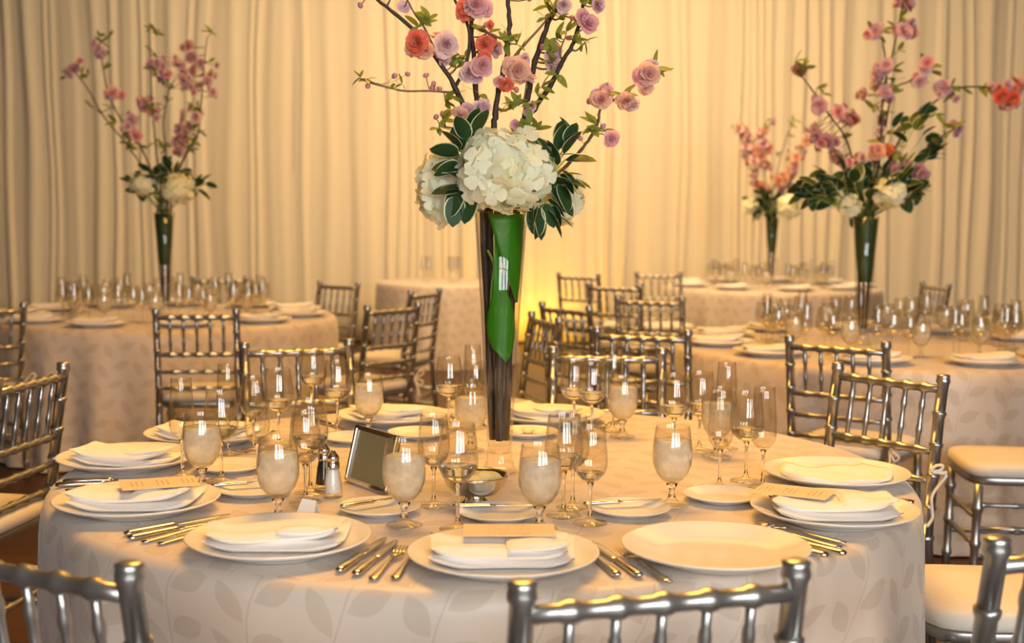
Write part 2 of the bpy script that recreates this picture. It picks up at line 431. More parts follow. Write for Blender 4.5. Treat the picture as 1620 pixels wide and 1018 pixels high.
# ------------------------------------------------------------------ chairs
CH = .91; FW = .375 / 2                     # finial height, half distance between finials
def build_chair_meshes():
    D = []
    def add(name, m, fn, smooth=True):
        bm = bmesh.new(); fn(bm); D.append((name, mesh_of(bm, name, m, smooth)))
    def yb(z): return 0.0 if z > .88 else .055 * (CH - z) / .45 if z > .45 else .055 - .05 * (.45 - z) / .45   # back rake: top is furthest back (y=0), +y is forward
    def post(sx):
        def fn(bm):
            zs = [0, .10, .25, .44, .53, .62, .71, .80, CH - .03]
            pts, rd = [], []
            for a, b in zip(zs, zs[1:]):
                pts += [Vector((sx * FW, yb(a), a))]; rd += [.0165]
                if b < .88:
                    for d, k in ((-.014, 1), (-.007, 1.2), (0, 1.26), (.007, 1.2)):
                        pts.append(Vector((sx * FW, yb(b + d), b + d))); rd.append(.0165 * k)
            pts += [Vector((sx * FW, 0, z)) for z in (CH - .03, CH - .024, CH - .018, CH - .010, CH - .004, CH)]
            rd += [.0165, .020, .020, .018, .020, .012]
            tube(bm, pts, rd, 12)
        return fn
    for sx in (-1, 1): add('back_post', 'silver_paint', post(sx))
    for sx in (-1, 1): add('front_leg', 'silver_paint', lambda bm, sx=sx: bamboo(bm, (sx * .195, .40, .43), (sx * .19, .41, 0), .0165, (.2, .5, .8), 10, .85))
    zt, zm = CH - .045, CH - .225
    add('top_rail', 'silver_paint', lambda bm: bamboo(bm, (-FW, 0, zt), (FW, 0, zt), .0125, [k / 6 for k in range(1, 6)]))
    add('middle_rail', 'silver_paint', lambda bm: bamboo(bm, (-FW, yb(zm), zm), (FW, yb(zm), zm), .011, [k / 6 for k in range(1, 6)]))
    for k in range(1, 6):
        x = -FW + 2 * FW * k / 6
        add('spindle', 'silver_paint', lambda bm, x=x: bamboo(bm, (x, 0, zt), (x, yb(zm), zm), .0072, (.30, .68), 8))
    for z in (zm - .085, zm - .165):
        add('lower_rail', 'silver_paint', lambda bm, z=z: bamboo(bm, (-FW, yb(z), z), (FW, yb(z), z), .0095, (.2, .4, .6, .8)))
    def seat(z0, z1, grow, rnd_):
        def fn(bm):
            rings = []
            for z, s in ((z0, .97), (z0 + .004, 1), (z1 - rnd_, 1), (z1 - rnd_ * .3, .985), (z1, .93), (z1 + rnd_ * .12, .5)):
                ring = []
                for i in range(40):
                    th = 2 * PI * i / 40; c, s2 = math.cos(th), math.sin(th)
                    q = (abs(c) ** 5 + abs(s2) ** 5) ** (-1 / 5)
                    y = .235 + s2 * q * (.195 + grow) * s
                    ring.append(bm.verts.new((c * q * (.20 + grow) * s * (.94 + .06 * (y / .43)), y, z)))
                rings.append(ring)
            for a, b in zip(rings, rings[1:]):
                for i in range(40): bm.faces.new((a[i], a[(i + 1) % 40], b[(i + 1) % 40], b[i]))
            bm.faces.new(rings[0][::-1]); bm.faces.new(rings[-1])
        return fn
    add('seat', 'silver_paint', seat(.425, .455, 0, .006))
    add('cushion', 'cushion', seat(.455, .50, .006, .022))
    for z in (.17, .27):
        for sx in (-1, 1):
            add('stretcher', 'silver_paint', lambda bm, sx=sx, z=z: bamboo(bm, (sx * FW, yb(z), z), (sx * .192, .405, z), .009, (.33, .66), 8))
    for z in (.21, .31): add('stretcher', 'silver_paint', lambda bm, z=z: bamboo(bm, (-.192, .405, z), (.192, .405, z), .009, (.25, .5, .75), 8))
    add('stretcher', 'silver_paint', lambda bm: bamboo(bm, (-FW, yb(.24), .24), (FW, yb(.24), .24), .009, (.25, .5, .75), 8))
    def tie(bm):
        p = Vector((FW + .012, yb(.5) - .01, .50))
        for (dx, dz, ln) in ((.05, .03, 1), (.045, -.02, 1)):
            pts = [p, p + Vector((dx * .6, -.02, dz + .012)), p + Vector((dx, -.025, dz)), p + Vector((dx * .6, -.02, dz - .016)), p]
            tube(bm, smooth_path(pts, 4), .0045, 5)
        tube(bm, smooth_path([p, p + Vector((.01, -.02, -.06)), p + Vector((.002, -.02, -.13))], 4), .0045, 5)
        tube(bm, smooth_path([p, p + Vector((.022, -.01, -.05)), p + Vector((.03, -.02, -.11))], 4), .0045, 5)
    add('ribbon_tie', 'ribbon', tie)
    return D
CHAIR = build_chair_meshes()
def chair(label, group=None, pl=None, pr=None, away=True, pos=None, rz=None, pulled=0):
    """pl, pr: pixels of the two finials (left, right in the picture); away: seen from behind"""
    if pos is None:
        a, b = at_z(*pl, CH), at_z(*pr, CH)
        mid = (a + b) / 2; d = (b - a); ang = math.atan2(d.y, d.x)
        rz = ang if away else ang + PI
        pos = (mid.x, mid.y)
    CHAIRS.append((pos[0], pos[1], rz))
    t = thing('chiavari_chair', label, 'chair', (pos[0], pos[1], 0), rz, group)
    cush = None
    for nm, me in CHAIR:
        o = obj(nm, me, cush if nm == 'ribbon_tie' else t)
        if nm == 'cushion': cush = o
    return t
G = 'silver chiavari chairs'
chair('silver bamboo-style chair whose back crosses before the empty white plate', G, (828, 918), (1258, 885))
chair('silver bamboo-style chair backing onto the cloth beside the paired silver knives', G, (-95, 838), (183, 885))
chair('silver bamboo-style chair at the picture-frame table beside the gold-lit forks', G, (-50, 607), (133, 565))
chair('silver bamboo-style chair behind the amber-bottomed wine glasses, facing the picture frame', G, (383, 541), (555, 536), False)
chair('silver bamboo-style chair behind the frosted goblet, facing the green-leaf vase', G, (877, 548), (1045, 550), False)
rc = chair('silver bamboo-style chair beside the flat napkin at the picture-frame table', G, (1328, 573), (1490, 592), False)
rcm = (Matrix.Translation(rc.location) @ Matrix.Rotation(rc.rotation_euler.z, 4, 'Z')).inverted()
bm = bmesh.new()
for pts in (((1498, 748), (1474, 746), (1480, 738), (1491, 737), (1488, 744), (1474, 747), (1498, 750)), ((1498, 752), (1476, 782), (1474, 800), (1475, 820), (1466, 834))):
    tube(bm, smooth_path([rcm @ at_y(x, y, 3.22) for x, y in pts], 5), .0042, 6)
obj('ribbon_bow', mesh_of(bm, 'ribbon_bow', 'ribbon'), rc)
chair('silver bamboo-style chair next to the dark gap, its ivory seat beside the leaf cloth', G, pos=(1.365, 2.88), rz=PI / 2 - .05)
chair('silver bamboo-style chair with thick dark post, rail running out beside ivory seat', G, (1562, 850), (1905, 815))
# around the other tables
GL = 'chairs at the table with the bare-twig vase'
chair('silver bamboo-style chair drawn up to the bare-twig vase table, seen from behind', GL, (242, 488), (378, 488))
chair('silver bamboo-style chair behind the chair with gold-lit forks, at the bare-twig table', GL, (-88, 484), (43, 478))
chair('silver bamboo-style chair on the drape side of the bare-twig table beside a plate', GL, (500, 443), (572, 447), False)
chair('silver bamboo-style chair on the drape side of the bare-twig table, behind its glasses', GL, (313, 437), (382, 437), False)
def chair_at(label, group, x, y, ang):
    p = at_z(x, y, CH); return chair(label, group, pos=(p.x, p.y), rz=math.radians(ang))
chair_at('silver bamboo-style chair turned sideways with ivory cushion beyond the back wine glasses', GL, 622, 480, 52)
GM = 'chairs in the aisle before the drape'
chair_at('silver bamboo-style chair standing just behind the sideways ivory-cushioned chair', GM, 673, 457, 66)
chair_at('silver bamboo-style chair nearest the drape in the cluster behind the green-leaf vase', GM, 915, 432, -35)
chair_at('silver bamboo-style chair with pale wide back in the cluster behind the green-leaf vase', GM, 972, 448, -28)
chair_at('silver bamboo-style chair with amber-lit spindles before the peach-vase table', GM, 1028, 468, -20)
chair_at('silver bamboo-style chair turned nearly edge-on with white-lit back by the amber glow', GM, 894, 480, -52)
chair_at('silver bamboo-style chair edge-on with yellow glints beside the amber floor glow', GM, 862, 497, 108)
GR = 'chairs at the table with the long sideways branch'
chair('silver bamboo-style chair behind the frosted-goblet chair, at the sideways-branch table', GR, (960, 517), (1072, 521))
chair('silver bamboo-style chair with three stacked rails drawn up to the sideways-branch table', GR, (1246, 530), (1405, 540))
chair('silver bamboo-style chair on the drape side of the sideways-branch table', GR, (1447, 443), (1515, 450), False)
chair('silver bamboo-style chair in shadow with only its round seat by the sideways-branch cloth', GR, pos=(2.06, 4.53), rz=PI / 2 - .1)
chair('silver bamboo-style chair at the peach-vase table, thin back rail against the drape', 'chairs by the far table', (1018, 430), (1066, 430), False)

# tables and their cloths; a cloth gives way where a chair seat is pushed in under the table
round_table(MAIN, R_MAIN, 'round banquet table holding the silver picture frame and tall green-leaf vase',
            'champagne leaf-patterned cloth under the silver picture frame and place settings', 'cloth', 23, .022, 3)
round_table(LEFT, 1.0, 'round table under the dark vase with a bare upright twig', 'pale champagne cloth on table under the vase with bare upright twig', 'cloth_far', 20, .03, 5)
round_table(RIGHT, 1.0, 'round table under the vase with one long sideways blossom branch', 'pale champagne cloth on table under the vase with long sideways branch', 'cloth_far', 20, .03, 6)
round_table(FAR, .95, 'round table under the small peach blossom vase near the drape', 'champagne cloth on table under the small peach blossom vase', 'cloth_far', 20, .03, 8)
round_table(MID, .62, 'small round table without flowers standing close to the drape', 'champagne cloth on small flowerless table close to the drape', 'cloth_far', 16, .03, 9)

# ------------------------------------------------------------------ tableware meshes
def plate_me(R, name, hs=1.0):
    p = [(0, .004), (.55 * R, .004), (.58 * R, 0), (.62 * R, 0), (.64 * R, .006), (.80 * R, .012), (.985 * R, .024), (R, .0265), (.992 * R, .0285), (.97 * R, .0275), (.80 * R, .0185), (.70 * R, .0135), (.64 * R, .0105), (.58 * R, .0085), (0, .008)]
    return lathe_me(name, [(r, z * hs) for r, z in p], 'china', 56)
PLATE = plate_me(.166, 'plate'); BREAD = plate_me(.084, 'bread_plate', .58)
def glass_parts(H, foot_r, stem_r, bowl0, prof):
    """prof: bowl outline (radius, height) from the stem up to the rim"""
    foot = lathe_me('foot', [(0, .0005), (foot_r * .9, .0005), (foot_r, .002), (foot_r * .97, .0035), (foot_r * .45, .006), (stem_r * 2.2, .011), (stem_r * 1.3, .018), (0, .018)], 'glass', 28)
    stem = lathe_me('stem', [(0, .0175), (stem_r * 1.3, .0175), (stem_r, .03), (stem_r * .9, (bowl0 + .018) / 2), (stem_r, bowl0 - .012), (stem_r * 2.0, bowl0), (0, bowl0)], 'solid_glass', 14)
    inner = [(max(r - .0012, 0), z + (.004 if i == 0 else .0)) for i, (r, z) in enumerate(prof)]
    bowl = lathe_me('bowl', [(stem_r * 1.6, bowl0 - .002)] + prof + [(prof[-1][0] - .0006, prof[-1][1] + .0008)] + inner[::-1] + [(0, inner[0][1])], 'glass', 32)
    return [('foot', foot), ('stem', stem), ('bowl', bowl)]
GP = {
 'red': glass_parts(.205, .036, .0036, .092, [(.010, .093), (.022, .099), (.033, .110), (.0385, .122), (.0395, .135), (.038, .155), (.035, .180), (.0315, .205)]),
 'white': glass_parts(.192, .034, .0035, .083, [(.009, .084), (.019, .090), (.028, .101), (.0325, .114), (.0335, .126), (.032, .148), (.030, .170), (.0275, .192)]),
 'flute': glass_parts(.228, .033, .0034, .088, [(.008, .089), (.018, .096), (.0255, .108), (.0283, .122), (.0283, .140), (.0265, .175), (.0245, .205), (.023, .228)]),
 'water': glass_parts(.166, .036, .0062, .046, [(.011, .047), (.024, .056), (.034, .070), (.0405, .088), (.042, .105), (.041, .125), (.0385, .146), (.0355, .166)]),
}
# cloudy iced water fills the goblet; thick bottom of the wine bowls catches the amber light
ICE = lathe_me('iced_water', [(0, .054), (.021, .058), (.0318, .0715), (.0383, .089), (.0398, .105), (.0388, .125), (.0372, .138), (.030, .1395), (0, .139)], 'ice', 28)
def pour(k, z0, z1):
    pr = [(r - .002, z) for r, z in ((.010, .095), (.022, .0995), (.033, .1105), (.0385, .1225), (.0395, .135)) if k == 'red'] or [(r - .002, z) for r, z in ((.009, .086), (.019, .0905), (.028, .1015), (.0325, .1145))]
    pr = [q for q in pr if q[1] <= z1]
    return lathe_me('bowl_bottom', [(0, pr[0][1] + .001)] + pr + [(pr[-1][0] * .98, pr[-1][1] + .0008), (0, pr[-1][1] + .0008)], 'solid_glass', 26)
BOT = {'red': pour('red', 0, .123), 'white': pour('white', 0, .103)}
GH = {'red': .205, 'white': .192, 'flute': .228, 'water': .166}
def joined(parts, name):
    bm = bmesh.new()
    for nm, me in parts: bm.from_mesh(me)
    me = mesh_of(bm, name, 'glass')
    for p in me.polygons: p.material_index = 0
    return me
GFAR = {k: joined(v, k + '_glass') for k, v in GP.items()}
GNAME = {'red': ('wine_glass', 'glass'), 'white': ('wine_glass', 'glass'), 'flute': ('champagne_flute', 'glass'), 'water': ('water_goblet', 'goblet')}
def glass(kind, x, rim_y, label, group):
    p = at_z(x, rim_y, TZ + GH[kind]); nm, cat = GNAME[kind]
    t = thing(nm, label, cat, (p.x, p.y, TZ + .0012), random.uniform(0, 6), group)
    STAND.append([[t], kind, 1.0])
    for a, me in GP[kind]: bw = obj(a, me, t)
    if kind == 'water': obj('iced_water', ICE, bw)
    if kind in BOT: obj('bowl_bottom', BOT[kind], bw)      # thick clear bottom: takes its amber from the table by refraction
    return t
# napkins
def plate_rise(r, R=.166):
    pr = ((0, .0085), (.58 * R, .0085), (.64 * R, .0105), (.70 * R, .0135), (.80 * R, .0185), (.97 * R, .0275), (2 * R, .0285))
    for (a, za), (b, zb) in zip(pr, pr[1:]):
        if r <= b: return za + (zb - za) * (r - a) / (b - a) - .0085
    return .02
def lie_on_plate(bm):
    for v in bm.verts: v.co.z += plate_rise(math.hypot(v.co.x, v.co.y) + .004)
def napkin_me(seed, L=.245, Wd=.145):
    rnd = random.Random(seed); bm = bmesh.new()
    def slab(cx, cy, lx, ly, z0, T, rot, lift=0.0, nx=18, ny=10):
        top, bot = [], []; a, b, c = (rnd.uniform(0, 6) for _ in range(3))
        for j in range(ny + 1):
            rt, rb = [], []
            for i in range(nx + 1):
                u, v = 2 * i / nx - 1, 2 * j / ny - 1
                e = max(0, (1 - abs(u) ** 9)) ** .45 * max(0, (1 - abs(v) ** 7)) ** .45
                wv = .0025 * math.sin(3.2 * u + a) + .002 * math.sin(4.4 * v + 2 * u + b)
                skew = .05 * v * math.sin(c)
                x, y = (u + skew) * lx / 2, (v + .06 * math.sin(2.2 * u + b)) * ly / 2
                X = cx + x * math.cos(rot) - y * math.sin(rot); Y = cy + x * math.sin(rot) + y * math.cos(rot)
                zb = z0 + lift * (u + 1) ** 2 / 4
                rt.append(bm.verts.new((X, Y, zb + T * .5 + e * (T * .5 + wv)))); rb.append(bm.verts.new((X, Y, zb + T * .5 - e * T * .5)))
            top.append(rt); bot.append(rb)
        for j in range(ny):
            for i in range(nx):
                bm.faces.new((top[j][i], top[j][i + 1], top[j + 1][i + 1], top[j + 1][i]))
                bm.faces.new((bot[j][i], bot[j + 1][i], bot[j + 1][i + 1], bot[j][i + 1]))
        rim = [(0, i) for i in range(nx + 1)] + [(j, nx) for j in range(1, ny + 1)] + [(ny, i) for i in range(nx - 1, -1, -1)] + [(j, 0) for j in range(ny - 1, 0, -1)]
        for (j, i), (j2, i2) in zip(rim, rim[1:] + rim[:1]):
            bm.faces.new((bot[j][i], bot[j2][i2], top[j2][i2], top[j][i]))
    slab(0, 0, L, Wd, 0, .018, 0)
    slab(-.01, -.012, L * .93, Wd * .80, .015, .018, rnd.uniform(-.05, .05), rnd.uniform(0, .014))
    slab(L * .24, -.02, L * .44, Wd * .62, .030, .012, rnd.uniform(-.2, .2))
    lie_on_plate(bm)
    return mesh_of(bm, 'napkin', 'linen')
NAPS = [napkin_me(s) for s in (1, 2, 3, 4)]
def flat_napkin_me():
    bm = bmesh.new(); n = 14; rnd = random.Random(5)
    g = []
    for s in (0, 1):
        g.append([[bm.verts.new(((2 * i / n - 1) * .125 * (1 - .25 * abs(2 * j / n - 1) ** 2), (2 * j / n - 1) * .085, s * (.010 + .003 * math.sin(i * .8 + j * .5)))) for i in range(n + 1)] for j in range(n + 1)])
    for j in range(n):
        for i in range(n):
            bm.faces.new((g[1][j][i], g[1][j][i + 1], g[1][j + 1][i + 1], g[1][j + 1][i])); bm.faces.new((g[0][j][i], g[0][j + 1][i], g[0][j + 1][i + 1], g[0][j][i + 1]))
    rim = [(0, i) for i in range(n + 1)] + [(j, n) for j in range(1, n + 1)] + [(n, i) for i in range(n - 1, -1, -1)] + [(j, 0) for j in range(n - 1, 0, -1)]
    for (j, i), (j2, i2) in zip(rim, rim[1:] + rim[:1]): bm.faces.new((g[0][j][i], g[0][j2][i2], g[1][j2][i2], g[1][j][i]))
    lie_on_plate(bm)
    return mesh_of(bm, 'flat_napkin', 'linen')
FLATNAP = flat_napkin_me()
# cutlery, lying along +y (tip) from the handle end at y=0
def strip(bm, secs):
    """secs: (y, half width, z centre, half thickness)"""
    rings = []
    for y, hw, z, ht in secs:
        rings.append([bm.verts.new(q) for q in ((-hw, y, z), (-hw * .6, y, z + ht), (hw * .6, y, z + ht), (hw, y, z), (hw * .6, y, z - ht), (-hw * .6, y, z - ht))])
    for a, b in zip(rings, rings[1:]):
        for k in range(6): bm.faces.new((a[k], a[(k + 1) % 6], b[(k + 1) % 6], b[k]))
    bm.faces.new(rings[0][::-1]); bm.faces.new(rings[-1])
def strip_me(name, secs, more=()):
    bm = bmesh.new(); strip(bm, secs)
    for s in more: strip(bm, s)
    bmesh.ops.recalc_face_normals(bm, faces=bm.faces)
    return mesh_of(bm, name, 'steel')
FORK_H = strip_me('fork_handle', [(0, .006, .004, .0015), (.01, .0095, .004, .002), (.05, .007, .005, .002), (.11, .0035, .008, .002), (.128, .0035, .009, .002)])
tines = []
for k in range(4):
    x = (-1.5 + k) * .0062
    tines.append((x,))
def fork_head():
    bm = bmesh.new(); strip(bm, [(.126, .0035, .009, .0018), (.138, .010, .008, .0014), (.15, .0125, .006, .0013), (.158, .0125, .006, .0013)])
    for (x,) in tines:
        b2 = bmesh.new(); strip(b2, [(.156, .0019, .006, .0012), (.175, .0019, .007, .0011), (.196, .0010, .010, .0007)])
        for v in b2.verts: v.co.x += x
        tmp = bpy.data.meshes.new('t'); b2.to_mesh(tmp); b2.free(); bm.from_mesh(tmp); bpy.data.meshes.remove(tmp)
    bmesh.ops.recalc_face_normals(bm, faces=bm.faces)
    return mesh_of(bm, 'fork_head', 'steel')
FORK_T = fork_head()
KN_H = strip_me('knife_handle', [(0, .006, .006, .003), (.008, .0095, .006, .005), (.05, .0085, .006, .005), (.095, .0075, .006, .0045), (.10, .008, .006, .005), (.105, .006, .006, .003)])
KN_B = strip_me('knife_blade', [(.104, .006, .006, .0014), (.12, .0095, .006, .001), (.19, .0100, .006, .001), (.215, .0075, .006, .0009), (.228, .002, .006, .0006)])
def fork(p, rz, label, group):
    t = thing('fork', label, 'fork', p, rz, group); obj('handle', FORK_H, t); obj('tines', FORK_T, t); return t
def knife(p, rz, label, group, s=1.0):
    t = thing('knife', label, 'knife', p, rz, group); t.scale = (s, s, s); obj('handle', KN_H, t); obj('blade', KN_B, t); return t

# ------------------------------------------------------------------ main table place settings
CUT = []; STAND = []
# pixel of plate centre, napkin (mesh, yaw offset), words that single the setting out
ZP = TZ + .0012
settings = [
 ('A', 203, 724, 0, 'beside the chair at the gold-lit forks', .1),
 ('B', 217, 791, 1, 'with a printed menu, above the paired knives', .25),
 ('C', 441, 851, 2, 'next to the small white folded card', .2),
 ('D', 796, 876, 3, 'between two frosted goblets, above the gold-tined fork', 0),
 ('E', 1132, 866, None, 'bare and reflecting glasses behind the chair rail', 0),
 ('F', 1320, 806, 1, 'with a folded menu tongue beside the cloth edge', -.3),
 ('G', 1322, 748, 'flat', 'flat beside the chair with amber top rail', 0),
 ('H', 622, 657, 0, 'behind the silver picture frame', .0),
 ('I', 868, 656, 2, 'behind the vase foot beside the butter dish', .0),
 ('J', 329, 686, 3, 'half hidden behind the wine glasses', .3),
]
for key, px, py, nap, words, dz in settings:
    p = at_z(px, py, TZ + .022)
    d = Vector((MAIN.x - p.x, MAIN.y - p.y)); rad = d.length; ang = math.atan2(d.y, d.x)
    rz = ang - PI / 2                                # +y of the setting points to the table centre
    pl = obj('dinner_plate', PLATE, None, (p.x, p.y, ZP), (0, 0, rz)); STAND.append([[pl], 'plate', 0.0])
    tag(pl, ('round white plate under the napkin ' if nap is not None else 'round empty white plate ') + words, 'plate', 'dinner plates on the picture-frame table')
    if nap == 'flat':
        tag(obj('napkin', FLATNAP, None, (p.x, p.y, ZP + .0088), (0, 0, .08)), 'ivory napkin lying ' + words, 'napkin', 'napkins on the picture-frame table')
    elif nap is not None:
        rn = dz + (rz * .25)
        q = tag(obj('napkin', NAPS[nap], None, (p.x, p.y, ZP + .0088), (0, 0, rn)), 'ivory folded napkin ' + words, 'napkin', 'napkins on the picture-frame table')
        if key in 'BDF':
            off = {'B': Vector((.045, .0)), 'D': Vector((.01, .03)), 'F': Vector((-.075, .03))}[key]
            cw, cl = (.10, .15) if key != 'D' else (.16, .085); ra = rn + {'B': -1.2, 'D': 0.02, 'F': 1.15}[key]
            top = ZP
            for v in NAPS[nap].vertices:                 # highest fold under the card
                wx, wy = v.co.x * math.cos(rn) - v.co.y * math.sin(rn) - off.x, v.co.x * math.sin(rn) + v.co.y * math.cos(rn) - off.y
                lx, ly = wx * math.cos(ra) + wy * math.sin(ra), wy * math.cos(ra) - wx * math.sin(ra)
                if abs(lx) < cw / 2 + .004 and abs(ly) < cl / 2 + .004: top = max(top, ZP + .0088 + v.co.z)
            mc = obj('menu_card', box_me('menu_card', (0, 0, 0), (cw, cl, .0012), 'menu'), None, (p.x + off.x, p.y + off.y, top + .0004), (0, 0, ra))
            tag(mc, {'B': 'tan printed menu card on the napkin above the paired knives', 'D': 'tan card on the napkin between two frosted goblets', 'F': 'tan printed menu tongue on the napkin by the cloth edge'}[key], 'menu card')
    # cutlery beside the plate
    for side in (-1, 1):
        for k in (0, 1):
            if key in 'HIJG' and k == 1: continue
            if key == 'E' and side < 0 and k == 1: continue
            off = side * (.185 + .031 * k); rr = rad + .105 + .012 * k
            pa = math.atan2(p.y - MAIN.y, p.x - MAIN.x)
            CUT.append([pa + off / rad, rr, side, words, (pa + side * .001 * (1 + k)) % (2 * PI)])
# no two pieces lie on each other
CUT.sort(key=lambda c: c[4])                # one diner's knives, then the next diner's forks
for _ in range(200):
    for a, b in zip(CUT, CUT[1:] + CUT[:1]):
        gap = (b[0] - a[0] + PI) % (2 * PI) - PI; lack = .0365 - gap
        if lack > 0: a[0] -= lack / 2; b[0] += lack / 2
for th, rr, side, words, _ in CUT:
    q = (MAIN.x + rr * math.cos(th), MAIN.y + rr * math.sin(th), ZP)
    if side > 0: knife(q, th + PI / 2, 'silver knife right of the plate ' + words, 'knives on the picture-frame table')
    else: fork(q, th + PI / 2, 'silver fork left of the plate ' + words, 'forks on the picture-frame table')

# bread plates
GB = 'bread plates on the picture-frame table'
for x, y, words, kn in ((601, 803, 'under the picture frame corner', -.9), (786, 812, 'in front of the footed silver bowl', -1.5), (981, 803, 'behind the gap between two laid plates', -1.3), (1140, 782, 'beneath the frosted goblet and wine stems', None),
                    (415, 772, 'beside the salt and pepper shakers', -1.2), (360, 737, 'between the tall flute and wine glass stems', None), (662, 684, 'behind the picture frame top', None), (838, 678, 'holding yellow butter pats', None), (560, 690, 'left of the picture frame', None)):
    p = at_z(x, y, TZ + .014)
    bpl = tag(obj('bread_plate', BREAD, None, (p.x, p.y, ZP)), 'small white bread plate ' + words, 'plate', GB); STAND.append([[bpl], 'bread', .5])
    if kn is not None:
        dx = Vector((math.cos(kn + PI / 2), math.sin(kn + PI / 2)))
        bk = knife((p.x - dx.x * .095, p.y - dx.y * .095 + .035, ZP + .0135), kn, 'butter knife resting on the bread plate ' + words, 'butter knives', .75); STAND[-1][0].append(bk)
    if 'butter' in words:
        for k in range(3):
            bm = bmesh.new(); bmesh.ops.create_icosphere(bm, subdivisions=2, radius=.016)
            for v in bm.verts: v.co.z *= .55; v.co.x *= 1.2
            bk = tag(obj('butter_pat', mesh_of(bm, 'butter_pat', 'butter'), None, (p.x - .03 + .03 * k, p.y + (.012 if k == 1 else -.01), ZP + .0125)), 'yellow butter pat on bread plate behind the vase foot', 'butter', 'butter pats'); STAND[-1][0].append(bk)

# glasses: kind, x of the bowl, y of the rim
GR_, GW_, GF_, GG_ = 'wine glasses on the picture-frame table', 'smaller wine glasses on the picture-frame table', 'flutes on the picture-frame table', 'iced water goblets on the picture-frame table'
LAB = {'red': ('large clear wine glass standing on the picture-frame table', GR_), 'white': ('slender clear wine glass standing on the picture-frame table', GW_),
       'flute': ('tall clear champagne flute standing on the picture-frame table', GF_)}
GL1 = {'red': 'large clear wine glass ', 'white': 'slender clear wine glass ', 'flute': 'tall clear champagne flute '}
for kind, x, y, words in (('flute', 291, 599, 'nearest the napkin at the gold-lit forks'), ('red', 349, 620, 'just behind the printed menu card'), ('flute', 404, 609, 'between the goblet by the menu card and the bread plate'),
                   ('red', 440, 584, 'before the spindles of the chair facing the picture frame'), ('red', 495, 553, 'highest against the rail of the chair facing the picture frame'), ('red', 556, 565, 'beside the napkin behind the picture frame'),
                   ('flute', 353, 572, 'behind the half-hidden napkin plate'), ('white', 386, 593, 'behind the large glass near the printed menu'), ('white', 480, 652, 'over the small white folded card'), ('red', 514, 634, 'directly over the salt and pepper shakers'),
                   ('red', 736, 668, 'in front of the footed silver bowl'), ('white', 686, 657, 'between the picture frame and the silver bowl'), ('red', 710, 565, 'beyond the picture frame, nearest the sideways chair'), ('flute', 734, 546, 'beyond the picture frame, close to the vase'), ('white', 748, 572, 'close behind the lower stem of the vase'),
                   ('red', 898, 657, 'just right of the goblet before the vase foot'), ('white', 946, 672, 'before the bread plate in the gap between plates'), ('white', 930, 662, 'squeezed between two wine glasses near the vase foot'), ('red', 915, 571, 'nearest the post of the chair facing the vase'), ('red', 937, 573, 'touching the goblet before the chair facing the vase'), ('flute', 957, 553, 'behind the goblet before the chair facing the vase'),
                   ('red', 1077, 592, 'behind the goblet beside the bare plate'), ('red', 1108, 592, 'in the middle of the cluster by the flat napkin'), ('flute', 1150, 574, 'tallest against the cloth of the sideways-branch table'), ('flute', 1146, 622, 'standing over the bread plate with wine stems'), ('red', 1190, 622, 'beside the last flute by the flat napkin'), ('flute', 1237, 610, 'nearest the flat napkin')):
    glass(kind, x, y, GL1[kind] + words, LAB[kind][1])
for x, y, words in ((637, 697, 'before the silver picture frame'), (848, 702, 'before the vase foot'), (1086, 675, 'beside the bare reflecting plate'), (326, 668, 'between the flute and the large wine glass'),
                    (436, 700, 'behind the small white folded card'), (978, 597, 'before the chair facing the green-leaf vase'), (568, 590, 'behind the left top of the picture frame'), (1128, 618, 'amid the wine glasses by the flat napkin'), (745, 612, 'hidden behind the butter bowl glasses')):
    glass('water', x, y, 'frosted stemmed goblet of iced water ' + words, GG_)

# footed silver butter bowl
p = at_z(752, 800, TZ)
t = thing('butter_bowl', 'polished silver footed bowl of butter balls by the vase foot', 'bowl', (p.x, p.y, ZP)); STAND.append([[t], 'bowl', 0.0])
obj('foot', lathe_me('bowl_foot', [(0, 0), (.036, 0), (.036, .003), (.030, .006), (.022, .014), (.020, .020)], 'silver', 36), t)
obj('bowl', lathe_me('bowl_body', [(.020, .019), (.045, .026), (.060, .042), (.066, .058), (.070, .062), (.070, .065), (.065, .064), (.058, .046), (.043, .030), (0, .025)], 'silver', 40), t)
for bx, by, bz in ((.018, .0, .056), (-.02, .012, .054), (-.008, -.026, .052), (.03, .026, .05), (0, .03, .05)):
    bm = bmesh.new(); bmesh.ops.create_icosphere(bm, subdivisions=3, radius=.020)
    for v in bm.verts: v.co.x *= 1.25; v.co.z *= .8
    tag(obj('butter_ball', mesh_of(bm, 'butter_ball', 'butter'), None, (p.x + bx, p.y + by, ZP + bz)), 'pale yellow butter ball in the footed silver bowl', 'butter', 'butter balls in the silver bowl')
# shakers
def shaker(x, y, label, fill, s=1.0):
    p = at_z(x, y, TZ)
    t = thing('shaker', label, 'shaker', (p.x, p.y, ZP)); t.scale = (s, s, s); STAND.append([[t], 'shaker', 0.0])
    obj('glass_body', lathe_me('shaker_body', [(0, 0), (.020, 0), (.0215, .003), (.0205, .012), (.0165, .045), (.0130, .062), (.0130, .066)], 'glass', 20), t)
    obj('contents', lathe_me('shaker_contents', [(0, .009), (.0180, .009), (.0185, .012), (.0150, .045), (.0118, .060), (0, .060)], fill, 20), t)
    obj('cap', lathe_me('shaker_cap', [(.0142, .062), (.0142, .074), (.0125, .076), (.0125, .079), (.0135, .081), (.0125, .088), (.0075, .094), (.006, .097), (.0035, .101), (0, .102)], 'silver', 20), t)
shaker(527, 787, 'glass salt shaker filled white under a domed silver cap', 'salt')
shaker(513, 773, 'dark pepper shaker under a silver cap behind the salt', 'pepper')
